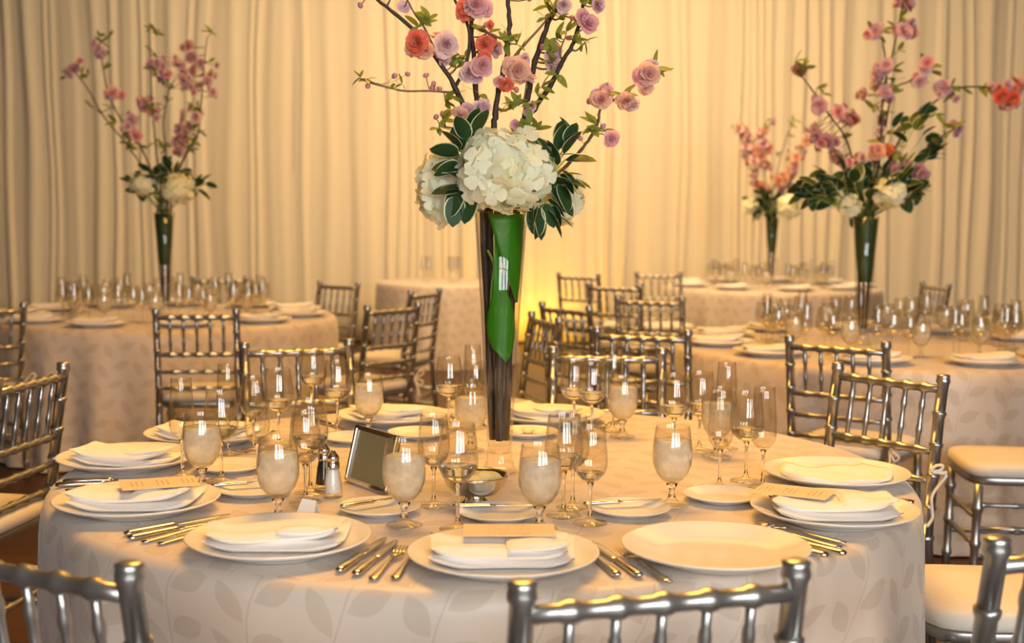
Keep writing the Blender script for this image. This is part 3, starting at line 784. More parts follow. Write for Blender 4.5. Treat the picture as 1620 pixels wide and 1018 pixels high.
# picture frame leaning back
pL, pR = at_z(547, 762, TZ), at_z(612, 786, TZ)
dirx = (pR - pL); wdt = dirx.length; rz = math.atan2(dirx.y, dirx.x)
t = thing('picture_frame', 'small silver picture frame with blank grey-green face leaning back', 'picture frame', (pL.x, pL.y, ZP + .002), rz)
wdt = max(wdt, .10); HT = .128
FR = obj('frame_back', box_me('frame_back', (wdt / 2, .006, HT / 2), (wdt - .004, .006, HT - .004), 'black'), t, None, (-.24, 0, 0))
for nm, c, s in (('frame_bar', (wdt / 2, 0, HT - .005), (wdt, .012, .010)), ('frame_bar', (wdt / 2, 0, .005), (wdt, .012, .010)), ('frame_bar', (.005, 0, HT / 2), (.010, .012, HT)), ('frame_bar', (wdt - .005, 0, HT / 2), (.010, .012, HT))):
    obj(nm, box_me(nm, c, s, 'silver', .002), t, None, (-.24, 0, 0))
obj('face', box_me('face', (wdt / 2, .001, HT / 2), (wdt - .018, .002, HT - .018), 'frame_face'), t, None, (-.24, 0, 0))
bm = bmesh.new(); tube(bm, [(wdt / 2, .040, .095), (wdt / 2, .080, 0)], .005, 6)
obj('easel_leg', mesh_of(bm, 'easel_leg', 'black'), t)
# small folded card
p = at_z(488, 812, TZ); bm = bmesh.new()
a = [(-.02, -.012, 0), (.02, -.012, 0), (.017, 0, .024), (-.014, 0, .026), (-.02, .012, 0), (.02, .012, 0)]
vs = [bm.verts.new(q) for q in a]; bm.faces.new((vs[0], vs[1], vs[2], vs[3])); bm.faces.new((vs[3], vs[2], vs[5], vs[4]))
o = tag(obj('folded_card', mesh_of(bm, 'folded_card', 'card', False), None, (p.x, p.y, ZP), (0, 0, -.3)), 'small white folded card beside the wine stems', 'card')
sm = o.modifiers.new('thickness', 'SOLIDIFY'); sm.thickness = .0015; sm.offset = 1

FOOT = {'plate': .168, 'bread': .086, 'red': .037, 'white': .035, 'flute': .034, 'water': .037, 'shaker': .023, 'bowl': .038, 'vase': .046, 'cutlery': .013}
BELLY = {'red': .0405, 'white': .0345, 'flute': .0345, 'water': .043}
VASE_XY = (at_z(790, 748, TZ).x, MAIN.y - .03)
def clear(a, b):
    if a in BELLY and b in BELLY: return max(FOOT[a] + FOOT[b], BELLY[a] + BELLY[b])
    if 'bowl' in (a, b) and 'water' in (a, b): return .108
    if 'shaker' in (a, b) and a == b: return 0
    return FOOT[a] + FOOT[b]
SP = [[e[0][0].location.x, e[0][0].location.y, e[1], e[2]] for e in STAND] + [[VASE_XY[0], VASE_XY[1], 'vase', 0.0]]
SP += [[MAIN.x + (rr - .03 * k) * math.cos(th), MAIN.y + (rr - .03 * k) * math.sin(th), 'cutlery', 0.0] for th, rr, *_ in CUT for k in range(8)]
MOV = [i for i, e in enumerate(SP) if e[3] > 0]
for it in range(250):
    worst = 0
    for i in MOV:
        for j in range(len(SP)):
            A, B = SP[i], SP[j]; mob = A[3] + B[3]
            if j == i or (B[3] > 0 and j > i) or abs(A[0] - B[0]) > .26 or abs(A[1] - B[1]) > .26: continue
            dx, dy = A[0] - B[0], A[1] - B[1]; d = math.hypot(dx, dy); o = clear(A[2], B[2]) + .001 - d
            if o <= 0: continue
            worst = max(worst, o)
            vx, vy = dx * .45 + (1e-4 if dx >= 0 else -1e-4), dy + (1e-4 if dy >= 0 else -1e-4); n_ = math.hypot(vx, vy)
            for e, sg in ((A, 1), (B, -1)):
                e[0] += sg * vx / n_ * o * .6 * e[3] / mob; e[1] += sg * vy / n_ * o * .6 * e[3] / mob
    if worst < .0003: break
for e, q in zip(STAND, SP):
    mv = Vector((q[0], q[1])) - e[0][0].location.xy
    for o in e[0]: o.location.x += mv.x; o.location.y += mv.y

# ------------------------------------------------------------------ flowers
def leaf_me(name, m, L=1.0, W=.42, bend=.18, n=7, fold=.12, edge=None, tip=1.0):
    """pointed blade along +y, unit length, with a centre fold; an optional pale margin"""
    bm = bmesh.new(); rows = []
    for i in range(n + 1):
        t = i / n; w = W * .5 * math.sin(PI * t ** .85) ** (.8 * tip) + (.012 if i < n else 0)
        z = -bend * t * t
        rows.append([bm.verts.new((x * w, t * L, z + fold * abs(x) * w)) for x in (-1, -.86, 0, .86, 1)])
    for a, b in zip(rows, rows[1:]):
        for k in range(4):
            f = bm.faces.new((a[k], a[k + 1], b[k + 1], b[k])); f.material_index = 1 if (edge and k in (0, 3)) else 0
    return mesh_of(bm, name, [m] + ([edge] if edge else []))
LEAF_Y = leaf_me('young_leaf', 'leaf_light', W=.36)
LEAF_D = leaf_me('dark_leaf', 'leaf_dark', W=.70, edge='leaf_edge', tip=.7, bend=.22)
def blossom_me(name, mats, seed, layers=((9, 1.1, .12), (8, .98, .5), (8, .80, .85), (6, .6, 1.1), (4, .42, 1.35))):
    """double cherry blossom, unit radius, facing +z"""
    rnd = random.Random(seed); bm = bmesh.new()
    for (k, rad, tilt) in layers:
        for i in range(k):
            th = 2 * PI * (i + rnd.uniform(-.25, .25)) / k + rad * 3; tl = tilt + rnd.uniform(-.18, .18); L = rad * rnd.uniform(.85, 1.1)
            rows = []
            for s, wv in ((.05, .10), (.45, .36), (.8, .44), (1.0, .26)):
                row = []
                for x in (-1, 0, 1):
                    y = L * s; z = .10 * L * x * x + .12 * L * s * s * (-1 if tilt < .4 else 1) + (.06 * rnd.uniform(-1, 1) if s == 1 else 0)
                    q = Vector((x * wv * L, y * math.cos(tl) - z * math.sin(tl), y * math.sin(tl) + z * math.cos(tl)))
                    row.append(bm.verts.new((q.x * math.cos(th) - q.y * math.sin(th), q.x * math.sin(th) + q.y * math.cos(th), q.z)))
                rows.append(row)
            mi = 0 if rad > .7 else 1
            for a, b in zip(rows, rows[1:]):
                for c in (0, 1): bm.faces.new((a[c], a[c + 1], b[c + 1], b[c])).material_index = mi
    return mesh_of(bm, name, mats)
BLOS = {'pink': blossom_me('blossom', ['pink', 'pink'], 1), 'lilac': blossom_me('blossom', ['lilac', 'pale'], 2), 'peach': blossom_me('blossom', ['peach', 'pink'], 3),
        'coral': blossom_me('blossom', ['coral', 'peach'], 4), 'pale': blossom_me('blossom', ['pale', 'lilac'], 5)}
bm = bmesh.new(); bmesh.ops.create_icosphere(bm, subdivisions=2, radius=1)
for v in bm.verts: v.co.z *= 1.35
BUD = mesh_of(bm, 'bud', 'bud')
def floret_me(m):
    bm = bmesh.new()
    for i in range(4):
        th = i * PI / 2 + .1
        rows = []
        for s, wv, z in ((.04, .10, 0), (.4, .40, .06), (.78, .52, .05), (1.0, .26, -.06)):
            rows.append([bm.verts.new(((x * wv) * math.cos(th) - s * math.sin(th), (x * wv) * math.sin(th) + s * math.cos(th), z + .08 * x * x)) for x in (-1, 0, 1)])
        for a, b in zip(rows, rows[1:]):
            for c in (0, 1): bm.faces.new((a[c], a[c + 1], b[c + 1], b[c]))
    return mesh_of(bm, 'floret', m)
FLORET = {m: floret_me(m) for m in ('hydrangea', 'hydrangea_warm')}
def orient(z, twist=0.0):
    return (Vector(z).normalized().to_track_quat('Z', 'Y') @ Quaternion((0, 0, 1), twist)).to_euler()
def hydrangea(c, rx, rz_, m, label, n=80, seed=1, fs=.021, ry=None, group='hydrangea heads'):
    rnd = random.Random(seed); ry = ry or rx
    bm = bmesh.new(); bmesh.ops.create_icosphere(bm, subdivisions=3, radius=1)
    for v in bm.verts: v.co = Vector((v.co.x * rx * .84, v.co.y * ry * .84, v.co.z * rz_ * .84))
    t = thing('hydrangea', label, 'flower', c, 0, group)
    obj('flower_head_core', mesh_of(bm, 'core', 'core' if m == 'hydrangea' else 'hydrangea_warm'), t)
    for i in range(n):
        z = 1 - 2 * (i + .5) / n; r = math.sqrt(1 - z * z); th = i * 2.39996 + rnd.uniform(-.25, .25)
        d = Vector((r * math.cos(th), r * math.sin(th), z)); k = rnd.uniform(.80, 1.04)
        nn = Vector((d.x / rx, d.y / ry, d.z / rz_)).normalized() + Vector([rnd.uniform(-.6, .6) for _ in range(3)])
        obj('floret', FLORET[m], t, (d.x * rx * k, d.y * ry * k, d.z * rz_ * k), orient(nn, rnd.uniform(0, 6)), fs * rnd.uniform(.85, 1.15))
    return t
def branch(pts, r_base, r_tip, label, group, flowers=(), leaves=(), buds=(), m='bark', lscale=.037, bscale=.017, twigs=(), seed=0):
    """pts: world points from the foot of the branch to its tip; flowers (point, kind, size), leaves (point, count), buds (point)"""
    rnd = random.Random(seed); base = Vector(pts[0])
    t = thing('blossom_branch', label, 'branch', base, 0, group)
    path = smooth_path([Vector(q) - base for q in pts], 5)
    path = [q + Vector([rnd.uniform(-1, 1) for _ in range(3)]) * r_base * .2 if 0 < i < len(path) - 1 else q for i, q in enumerate(path)]
    n = len(path); rad = [(r_base + (r_tip - r_base) * i / (n - 1)) * (1.13 if (i % 5 == 0 and i) else rnd.uniform(.9, 1.05)) for i in range(n)]
    bm = bmesh.new(); tube(bm, path, rad, 8); obj('stem', mesh_of(bm, 'branch_stem', m), t)
    def near(q): return min(path, key=lambda s: (s - q).length)
    def link(q, r):
        s = near(q)
        if (s - q).length > .006:
            b2 = bmesh.new(); tube(b2, smooth_path([s, s.lerp(q, .5) + Vector((0, 0, -.004)), q], 3), r, 5); obj('twig', mesh_of(b2, 'twig', 'bark_thin'), t)
    for tw in twigs:
        b2 = bmesh.new(); pp = smooth_path([Vector(q) - base for q in tw], 4)
        tube(b2, pp, [r_tip * (1.0 - .5 * i / len(pp)) for i in range(len(pp))], 6); obj('twig', mesh_of(b2, 'twig', 'bark_thin'), t); path = path + pp
    for q, kind, sz in flowers:
        q = Vector(q) - base; link(q, r_tip * .5)
        f = q - near(q); f = Vector((f.x + rnd.uniform(-.3, .3) * sz, -.9 * sz + f.y, f.z + rnd.uniform(-.3, .5) * sz))
        obj('blossom', BLOS[kind], t, q, orient(f, rnd.uniform(0, 6)), sz * 1.2)
    for q, k in leaves:
        q = Vector(q) - base; link(q, r_tip * .45)
        for i in range(k):
            d = Vector((rnd.uniform(-1, 1), rnd.uniform(-.9, .3), rnd.uniform(-.5, 1))).normalized()
            e = (d.to_track_quat('Y', 'Z') @ Quaternion((0, 1, 0), rnd.uniform(-1, 1))).to_euler()
            obj('leaf', LEAF_Y, t, q, e, lscale * rnd.uniform(.7, 1.2))
    for q in buds:
        q = Vector(q) - base; link(q, r_tip * .4)
        obj('bud', BUD, t, q, orient((rnd.uniform(-.6, .6), -.3, rnd.uniform(-.6, 1))), bscale * .36)
    return t
def sprig(base, spots, label, group, L=.045, seed=0, m=LEAF_D):
    """leafy sprig: a stem from base to every leaf; spots: (point, direction)"""
    base = Vector(base); t = thing('leafy_sprig', label, 'foliage', base, 0, group); rnd = random.Random(seed)
    bm = bmesh.new()
    for q, d in spots: tube(bm, [(0, 0, 0), (Vector(q) - base) * .5 + Vector((0, 0, .004)), Vector(q) - base], .0016, 5)
    obj('stem', mesh_of(bm, 'sprig_stem', 'stem_green'), t)
    for q, d in spots + [(Vector(q) + Vector((rnd.uniform(-.02, .02), rnd.uniform(0, .03), rnd.uniform(-.02, .02))), (d[0] + rnd.uniform(-.6, .6), d[1] + .2, d[2] + rnd.uniform(-.6, .6))) for q, d in spots]:
        e = (Vector(d).normalized().to_track_quat('Y', 'Z') @ Quaternion((0, 1, 0), rnd.uniform(-.9, .9))).to_euler()
        obj('leaf', m, t, Vector(q) - base, e, L * rnd.uniform(.85, 1.2))
    return t
VH = .61
def vase(base, label, s=1.0):
    t = thing('trumpet_vase', label, 'vase', base, 0, 'trumpet vases'); t.scale = (s, s, s)
    prof = [(0, 0), (.042, 0), (.044, .004), (.036, .012), (.030, .03), (.0295, .06), (.036, .20), (.0475, .40), (.062, VH), (.0605, VH + .001)]
    inner = [(.060, VH - .002), (.0455, .40), (.034, .20), (.0272, .07), (.024, .045), (0, .040)]
    obj('vase_body', lathe_me('vase_body', prof + inner, 'vase_glass', 48), t)
    return t
def vr(z):   # inner radius of the vase at height z
    for (a, b) in (((.07, .0272), (.20, .034)), ((.20, .034), (.40, .0455)), ((.40, .0455), (VH, .060))):
        if z <= b[0]: return a[1] + (b[1] - a[1]) * (z - a[0]) / (b[0] - a[0])
    return .06
def wrapped_leaf(base, outline, label, off=.0035, s=1.0, group=None):
    """broad leaf rolled against the inside of the vase; outline: rows of (z, angle from, angle to), 0 = towards the camera, + = right"""
    bm = bmesh.new(); rows = []
    for z, a0, a1 in outline:
        row = []
        for k in range(13):
            a = a0 + (a1 - a0) * k / 12; r = vr(z) - off - .0025 * math.sin(PI * k / 12)
            row.append(bm.verts.new((r * math.sin(a), -r * math.cos(a), z)))
        rows.append(row)
    for a, b in zip(rows, rows[1:]):
        for k in range(12): bm.faces.new((a[k], a[k + 1], b[k + 1], b[k]))
    o = obj('broad_leaf', mesh_of(bm, 'broad_leaf', 'leaf_big'), None, base); o.scale = (s, s, s)
    sm = o.modifiers.new('thickness', 'SOLIDIFY'); sm.thickness = .0008
    return tag(o, label, 'leaf', group)
# --- centre arrangement
VB = Vector((at_z(790, 748, TZ).x, MAIN.y - .03, ZP))
vase(VB, 'tall clear trumpet vase holding bright green rolled leaves on the picture-frame table')
wrapped_leaf(VB, [(.40, 1.0, 1.25), (.43, .65, 1.35), (.47, .25, 1.45), (.53, -.15, 1.45), (.585, -.45, 1.4), (.605, -.55, 1.35)], 'broad green leaf rolled inside the vase mouth, upper right')
wrapped_leaf(VB, [(.262, .42, .50), (.275, .05, .85), (.295, -.6, 1.15), (.32, -1.05, 1.3), (.345, -1.12, 1.25), (.375, -.95, 1.0), (.405, -.55, .65), (.44, -.40, .25), (.49, -.32, -.05), (.54, -.30, -.15), (.57, -.28, -.2)], 'broad green leaf with pointed tip rolled lower inside the tall vase', .006)
for nm, pts in (('upper bend', [(-.030, -.018, .52), (-.016, -.030, .49), (-.006, -.030, .42), (.010, -.026, .34)]), ('left side', [(-.014, -.030, .49), (-.021, -.026, .42), (-.022, -.022, .35)])):
    bm = bmesh.new(); tube(bm, smooth_path([Vector(q) for q in pts], 5), .0032, 7)
    tag(obj('green_stem', mesh_of(bm, 'green_stem', 'stem_green'), None, VB), 'light green stem bent inside the tall vase, ' + nm, 'stem')
VY = VB.y
def P(x, y, dy=0.0): return at_y(x, y, VY + dy)
GBR = 'blossom branches in the tall clear vase'
foot = lambda k, z=.075: Vector((VB.x + .0165 * math.cos(math.radians((178, 112, 268, 48, 340)[k])), VB.y + .0165 * math.sin(math.radians((178, 112, 268, 48, 340)[k])), VB.z + z))
mouth = lambda dx, dy=0: Vector((VB.x + dx, VB.y + dy, VB.z + VH))
branch([foot(0), mouth(-.042, .004), P(755, 215), P(740, 185), P(722, 142, -.02), P(698, 102, -.03), P(660, 55, -.05), P(625, 22, -.06), P(590, -6, -.08), P(560, -30, -.08)], .0084, .003,
       'dark main branch sweeping up and left from the tall clear vase', GBR,
       [(P(660, 68, -.07), 'coral', .022), (P(654, 78, -.06), 'peach', .016), (P(672, 80, -.06), 'peach', .017), (P(704, 70, -.06), 'pale', .024), (P(694, 62, -.03), 'lilac', .017), (P(700, 88, -.03), 'lilac', .018), (P(640, 10, .0), 'lilac', .012), (P(745, 188, -.04), 'coral', .015), (P(728, 182, -.05), 'peach', .016), (P(738, 176, -.03), 'lilac', .015)],
       [(P(672, 36, -.06), 5), (P(663, 42, -.06), 4), (P(680, 30, -.06), 4), (P(705, 162, -.03), 5), (P(712, 152, -.02), 4), (P(694, 203, -.05), 5), (P(700, 190), 3), (P(722, 108), 4), (P(735, 90), 4), (P(718, 100), 3)],
       [P(674, 119), P(686, 133), P(684, 140), P(695, 140), P(700, 180), P(570, 8, -.08), P(690, 185)],
       twigs=[[P(720, 147, -.02), P(680, 144, -.03), P(640, 144, -.05), P(612, 138, -.06), P(588, 132, -.06), P(570, 125, -.06)], [P(698, 102, -.03), P(672, 45, -.05), P(655, 20, -.05), P(642, -5, -.05)], [P(745, 205), P(720, 203, -.02), P(695, 200, -.04)], [P(612, 10, -.06), P(618, -2, -.06)]], seed=1)
# leaves and buds on the side twig form their own cutting
branch([P(602, 134, -.058), P(590, 131, -.06), P(578, 126, -.062), P(566, 124, -.064)], .0022, .0012, 'short leafy twig tip pointing left above the drape fold', GBR,
       [], [(P(580, 125, -.06), 5), (P(570, 123, -.06), 4), (P(618, 138, -.06), 3), (P(636, 133, -.05), 3)], [P(624, 120, -.05), P(582, 136, -.06), P(645, 117, -.05)], m='bark_thin', lscale=.024, seed=2)
branch([foot(1), mouth(-.028, .018), P(762, 225, .02), P(757, 187, .02), P(751, 134, .02), P(748, 70, .02), P(742, 10, .02), P(736, -40, .02)], .0084, .004, 'straight dark branch rising behind the red and coral blossoms', GBR,
       [(P(752, 8, -.05), 'pink', .024), (P(738, 14, -.04), 'coral', .020), (P(766, 14, -.04), 'pink', .017), (P(735, 22), 'lilac', .016), (P(768, 70, -.03), 'coral', .018), (P(778, 62, -.02), 'coral', .011), (P(762, 104, -.05), 'pink', .021), (P(766, 92, -.05), 'coral', .014), (P(742, 116, -.03), 'pale', .019), (P(752, 118, -.03), 'lilac', .016), (P(782, 78, .0), 'lilac', .017), (P(765, 170, -.04), 'lilac', .014), (P(757, 170, -.04), 'pale', .012), (P(775, 40, -.03), 'coral', .009)],
       [(P(750, 30, -.03), 4), (P(772, 52, -.02), 3), (P(760, 150), 3), (P(722, 95), 4)], [P(770, 38, -.03)], seed=3)
branch([P(722, 135, -.02), P(733, 112, -.02), P(742, 78, -.02), P(740, 40, -.01), P(726, 12, 0), P(715, -8, 0)], .0045, .003, 'curved dark side branch forking up beside the pale blossoms', GBR, [(P(735, 10, -.02), 'lilac', .015)], [(P(728, 88), 3)], [], seed=4)
branch([foot(2), mouth(-.008, -.006), P(780, 218), P(784, 180), P(790, 140), P(802, 85), P(806, 40), P(804, 0), P(803, -40)], .0084, .0042, 'thick dark central branch above the white hydrangea', GBR,
       [(P(818, 112, -.04), 'peach', .025), (P(808, 104, -.04), 'peach', .017), (P(834, 126, -.03), 'pale', .018), (P(800, 134, -.05), 'coral', .014), (P(790, 130, -.05), 'pink', .012), (P(828, 95, -.02), 'lilac', .013)],
       [(P(800, 68, -.04), 6), (P(808, 58, -.04), 4), (P(818, 70, -.04), 5), (P(828, 70, -.04), 3), (P(805, 165, -.03), 3), (P(812, 172, -.03), 4), (P(820, 164, -.03), 4)], [P(838, -2, -.02), P(798, 60, -.04), P(817, 142)],
       twigs=[[P(795, 120, -.01), P(815, 88, -.01), P(835, 65, 0), P(856, 42, 0), P(872, 22, 0)], [P(788, 172), P(798, 175, -.01), P(812, 168, -.02), P(828, 162, -.02)], [P(751, 40, 0), P(765, 48, -.02), P(785, 58, -.03), P(798, 62, -.03)]], seed=5)
branch([foot(3), mouth(.014, .022), P(822, 215, .02), P(830, 187, .02), P(836, 150, .02), P(847, 97, .02), P(858, 60, .02), P(872, 28, .02), P(888, 0, .02), P(900, -25, .02)], .0084, .005, 'tall dark branch leaning right beside the hanging pale blossom', GBR,
       [(P(872, 95, -.01), 'pale', .018), (P(876, 80, -.01), 'lilac', .016), (P(872, 108, -.01), 'pale', .013), (P(890, 8, -.02), 'pale', .016), (P(815, 198, -.06), 'pink', .011)],
       [(P(868, 82, -.03), 5), (P(872, 98, -.03), 3), (P(876, 18, -.03), 5), (P(884, 30, -.03), 5), (P(866, 10, -.02), 4), (P(862, 28, -.02), 3), (P(848, 205, -.06), 5), (P(838, 198, -.06), 4), (P(826, 208, -.06), 4)], [P(893, 20), P(905, 28), P(858, 75)], seed=6)
branch([foot(4), mouth(.036, -.002), P(828, 203), P(845, 172), P(868, 140, -.02), P(886, 105, -.03), P(902, 78, -.04), P(914, 48, -.04), P(921, 15, -.04), P(926, -25, -.04)], .0084, .003, 'slender dark branch arching right with pink tip blossoms', GBR,
       [(P(930, 38, -.06), 'pink', .020), (P(922, 26, -.06), 'pink', .014), (P(945, 8, -.06), 'lilac', .015), (P(836, 178, -.03), 'lilac', .009), (P(842, 168, -.02), 'pale', .010)],
       [(P(896, 50, -.05), 4), (P(905, 62, -.05), 4), (P(880, 60, -.03), 4), (P(920, 70, -.04), 4), (P(925, 66, -.04), 3), (P(857, 138, -.03), 4), (P(850, 150, -.03), 3), (P(883, 118, -.03), 3), (P(928, 4, -.05), 5), (P(936, -2, -.05), 3), (P(838, 165, -.03), 4)], [P(873, 130), P(900, 60), P(912, 30)],
       twigs=[[P(902, 78, -.04), P(912, 80, -.04), P(922, 70, -.04)], [P(890, 98, -.03), P(886, 82, -.03), P(893, 62, -.04)]], seed=7)
branch([mouth(.048, .012), P(866, 290, .012), P(897, 262, -.02), P(920, 236, -.06), P(936, 215, -.08), P(946, 192, -.08), P(951, 172, -.09), P(972, 158, -.09), P(992, 148, -.10), P(1008, 128, -.10), P(1022, 118, -.10)], .0045, .0018, 'thin branch reaching right with peach blossoms at its tip', GBR,
       [(P(950, 158, -.12), 'peach', .019), (P(960, 150, -.11), 'pink', .015), (P(944, 150, -.11), 'lilac', .012), (P(990, 160, -.11), 'peach', .018), (P(1000, 166, -.11), 'pale', .013), (P(1014, 122, -.13), 'pink', .018), (P(1026, 116, -.13), 'peach', .021), (P(1022, 136, -.12), 'peach', .016), (P(1030, 104, -.11), 'pale', .014), (P(967, 220, -.10), 'pink', .016), (P(958, 140, -.10), 'lilac', .012)],
       [(P(1040, 118, -.10), 7), (P(1036, 108, -.10), 4), (P(985, 150, -.11), 4), (P(943, 196, -.09), 5), (P(952, 208, -.09), 4), (P(936, 205, -.09), 3)], [P(918, 219, -.08), P(932, 160, -.10), P(954, 200, -.09)], m='bark_thin', seed=8,
       twigs=[[P(938, 212, -.08), P(952, 212, -.09), P(966, 219, -.10)]])
hydrangea(P(800, 270, -.094), .103, .086, 'hydrangea', 'large creamy white hydrangea head over the tall vase mouth', 105, 3, .031, .078, 'hydrangeas in the tall clear vase')
hydrangea(P(694, 298, -.01), .048, .078, 'hydrangea_warm', 'ivory hydrangea head drooping left of the tall vase', 70, 4, .024, .05, 'hydrangeas in the tall clear vase')
hydrangea(P(890, 312, .062), .045, .060, 'hydrangea', 'half-hidden cream hydrangea behind the green sprig right of the vase', 60, 5, .022, .05, 'hydrangeas in the tall clear vase')
def S_(x, y, dx, dz, dy=-.09, ddy=-.3): return (P(x, y, dy), (dx, ddy, dz))
GS = 'leafy sprigs in the tall clear vase'
sprig(mouth(.05, -.05), [S_(894, 253, 1, .15), S_(892, 244, .5, 1), S_(898, 228, .25, 1), S_(884, 238, .05, 1), S_(882, 262, -.2, 1), S_(888, 268, .6, -.5), S_(880, 278, .7, -.7), S_(884, 292, .5, -.9), S_(872, 300, .6, -.7), S_(866, 316, .9, -.6), S_(850, 312, -.4, -1), S_(846, 326, .05, -1), S_(862, 322, .5, -1), S_(842, 306, -.2, -1), S_(874, 326, .6, -.9), S_(878, 250, -.5, .6), S_(872, 288, .8, .1), S_(888, 282, 1, -.2), S_(850, 340, .1, -1)],
      'dark green cream-edged leafy sprig right of the white hydrangea', GS, .062, 1)
sprig(mouth(-.05, -.05), [S_(726, 245, -1, .35), S_(728, 236, -.4, .6), S_(728, 262, -1, -.2), S_(738, 288, -.7, -.2), S_(742, 300, -.9, .2), S_(728, 298, -.5, -1), S_(722, 310, -.1, -1), S_(748, 306, -.3, -.8), S_(738, 222, -.3, 1), S_(752, 212, .3, .9), S_(744, 290, -.8, .6)],
      'dark green cream-edged leafy sprig left of the white hydrangea', GS, .060, 2)

# --- arrangements on the other tables
def far_arrangement(base, Y, vlabel, words, bl, branches, blossoms, heads, leafpx, spread, seed, s=1.0, kinds=('lilac', 'pink', 'lilac', 'pale'), bsz=.027):
    rnd = random.Random(seed)
    vase(base, vlabel, s)
    wrapped_leaf(base, [(.30, -.9, .9), (.36, -1.3, 1.3), (.42, -1.5, 1.5), (.5, -1.55, 1.55), (.6, -1.55, 1.55)], 'dark green leaf lining the vase ' + words, s=s).data.materials[0] = MT['leaf_dark']
    grp = 'blossom branches ' + words
    per = {}
    wp = lambda q, dy=0.0: at_y(q[0], q[1], Y + dy)
    nb = len(branches); rank = sorted(range(nb), key=lambda i: branches[i][-1][0]); ring = [None] * nb
    for k, i in enumerate(rank):
        a = PI * (1 - (k + .5) / nb); ring[i] = (math.cos(a), math.sin(a) * (1 if k % 2 else -1) * .9)
    polys = [[wp(q, ring[i][1] * .035) for q in b] for i, b in enumerate(branches)]
    for (x, y, k) in blossoms:
        q = wp((x, y)); bi = min(range(len(polys)), key=lambda i: min((q - v).length for v in polys[i])); per.setdefault(bi, []).extend([(wp((x, y), rnd.uniform(-.08, .05)), k or rnd.choice(kinds), bsz * rnd.uniform(.8, 1.25)), (wp((x + rnd.uniform(-9, 9), y + rnd.uniform(-9, 9)), rnd.uniform(-.06, .08)), rnd.choice(kinds), bsz * rnd.uniform(.55, .85)), (wp((x + rnd.uniform(-13, 13), y + rnd.uniform(-13, 13)), rnd.uniform(-.06, .08)), rnd.choice(kinds), bsz * rnd.uniform(.5, .8))])
    for i, b in enumerate(polys):
        lv = []
        for v, v2 in zip(b[1:], b[2:] + [b[-1]]):
            for _ in range(2): lv.append((v.lerp(v2, rnd.random()) + Vector((rnd.uniform(-.04, .04), rnd.uniform(-.04, .04), rnd.uniform(-.03, .03))), 3))
        st = Vector((base[0] + .016 * ring[i][0], base[1] + .016 * ring[i][1], base[2] + .08 * s))
        branch([st, Vector((base[0] + .039 * ring[i][0], base[1] + .039 * ring[i][1], base[2] + VH * s))] + b, .0062, .0032,
               bl[i] + ' in the vase ' + words, grp, per.get(i, []), lv, [], lscale=.06, seed=seed * 10 + i)
    for j, (x, y, rpx, mm) in enumerate(heads):
        r = rpx * Y / F_PX
        hydrangea(wp((x, y), -r * .8 - .03), r, r * .92, mm, ('cream hydrangea head in the vase ' if j == 0 else 'smaller cream hydrangea half hidden in the vase ') + words, 40, seed + j, .03 if Y < 9 else .04, None, 'hydrangeas ' + words)
    spots = []
    for (x, y, nn, sp) in leafpx:
        for _ in range(nn):
            q = wp((x + rnd.gauss(0, sp), y + rnd.gauss(0, sp * .7)), rnd.uniform(-.10, .06)); d = q - Vector((base[0], base[1], base[2] + VH * s))
            spots.append((q, (d.x + rnd.uniform(-.1, .1), d.y - .05, d.z + rnd.uniform(-.1, .1))))
    sprig((base[0], base[1], base[2] + VH * s - .02), spots, 'dark leafy greenery around the mouth of the vase ' + words, None, .085, seed)
far_arrangement((LEFT.x, LEFT.y, ZP), LEFT.y, 'dark-leaved trumpet vase under the pink blossoms with a bare upright twig', 'with the bare upright twig', ['branch bending farthest out, wilted at the tip,', 'branch ending in one lone pink blossom', 'bare upright twig branch', 'short wavy branch', 'tall branch crowded with pink blossoms', 'short branch below the crowded pink branch'],
  [[(258, 318), (228, 268), (200, 228), (165, 185), (140, 142), (116, 112)], [(250, 300), (225, 238), (192, 190), (172, 150), (162, 100), (158, 62)], [(255, 300), (246, 230), (240, 150), (238, 100), (235, 42)], [(260, 300), (262, 235), (258, 195), (268, 140)],
   [(272, 300), (292, 250), (312, 215), (318, 165), (322, 110), (328, 58)], [(268, 300), (285, 262), (302, 228), (318, 205)]],
  [(110, 116, None), (118, 108, None), (158, 86, 'pink'), (154, 78, 'lilac'), (184, 152, None), (178, 148, None), (208, 205, 'pink'), (202, 200, None), (230, 165, None), (240, 105, None), (248, 100, None), (256, 108, None), (244, 178, None), (282, 104, None), (300, 72, 'pink'), (302, 92, 'pink'), (296, 118, 'lilac'), (306, 112, None), (290, 128, None), (312, 138, None), (328, 128, None), (336, 146, None), (332, 116, None), (275, 92, None), (290, 190, 'pink'), (284, 205, None), (278, 225, None), (300, 198, None), (296, 215, None), (310, 185, None), (285, 240, None), (228, 170, None), (215, 215, None), (222, 158, None), (318, 100, None), (255, 115, None), (265, 118, None), (300, 135, None), (208, 190, None)],
  [(282, 299, 25, 'hydrangea'), (226, 292, 18, 'hydrangea_warm')], [(240, 300, 14, 12), (310, 294, 6, 5), (262, 280, 10, 12)], 1, 11)
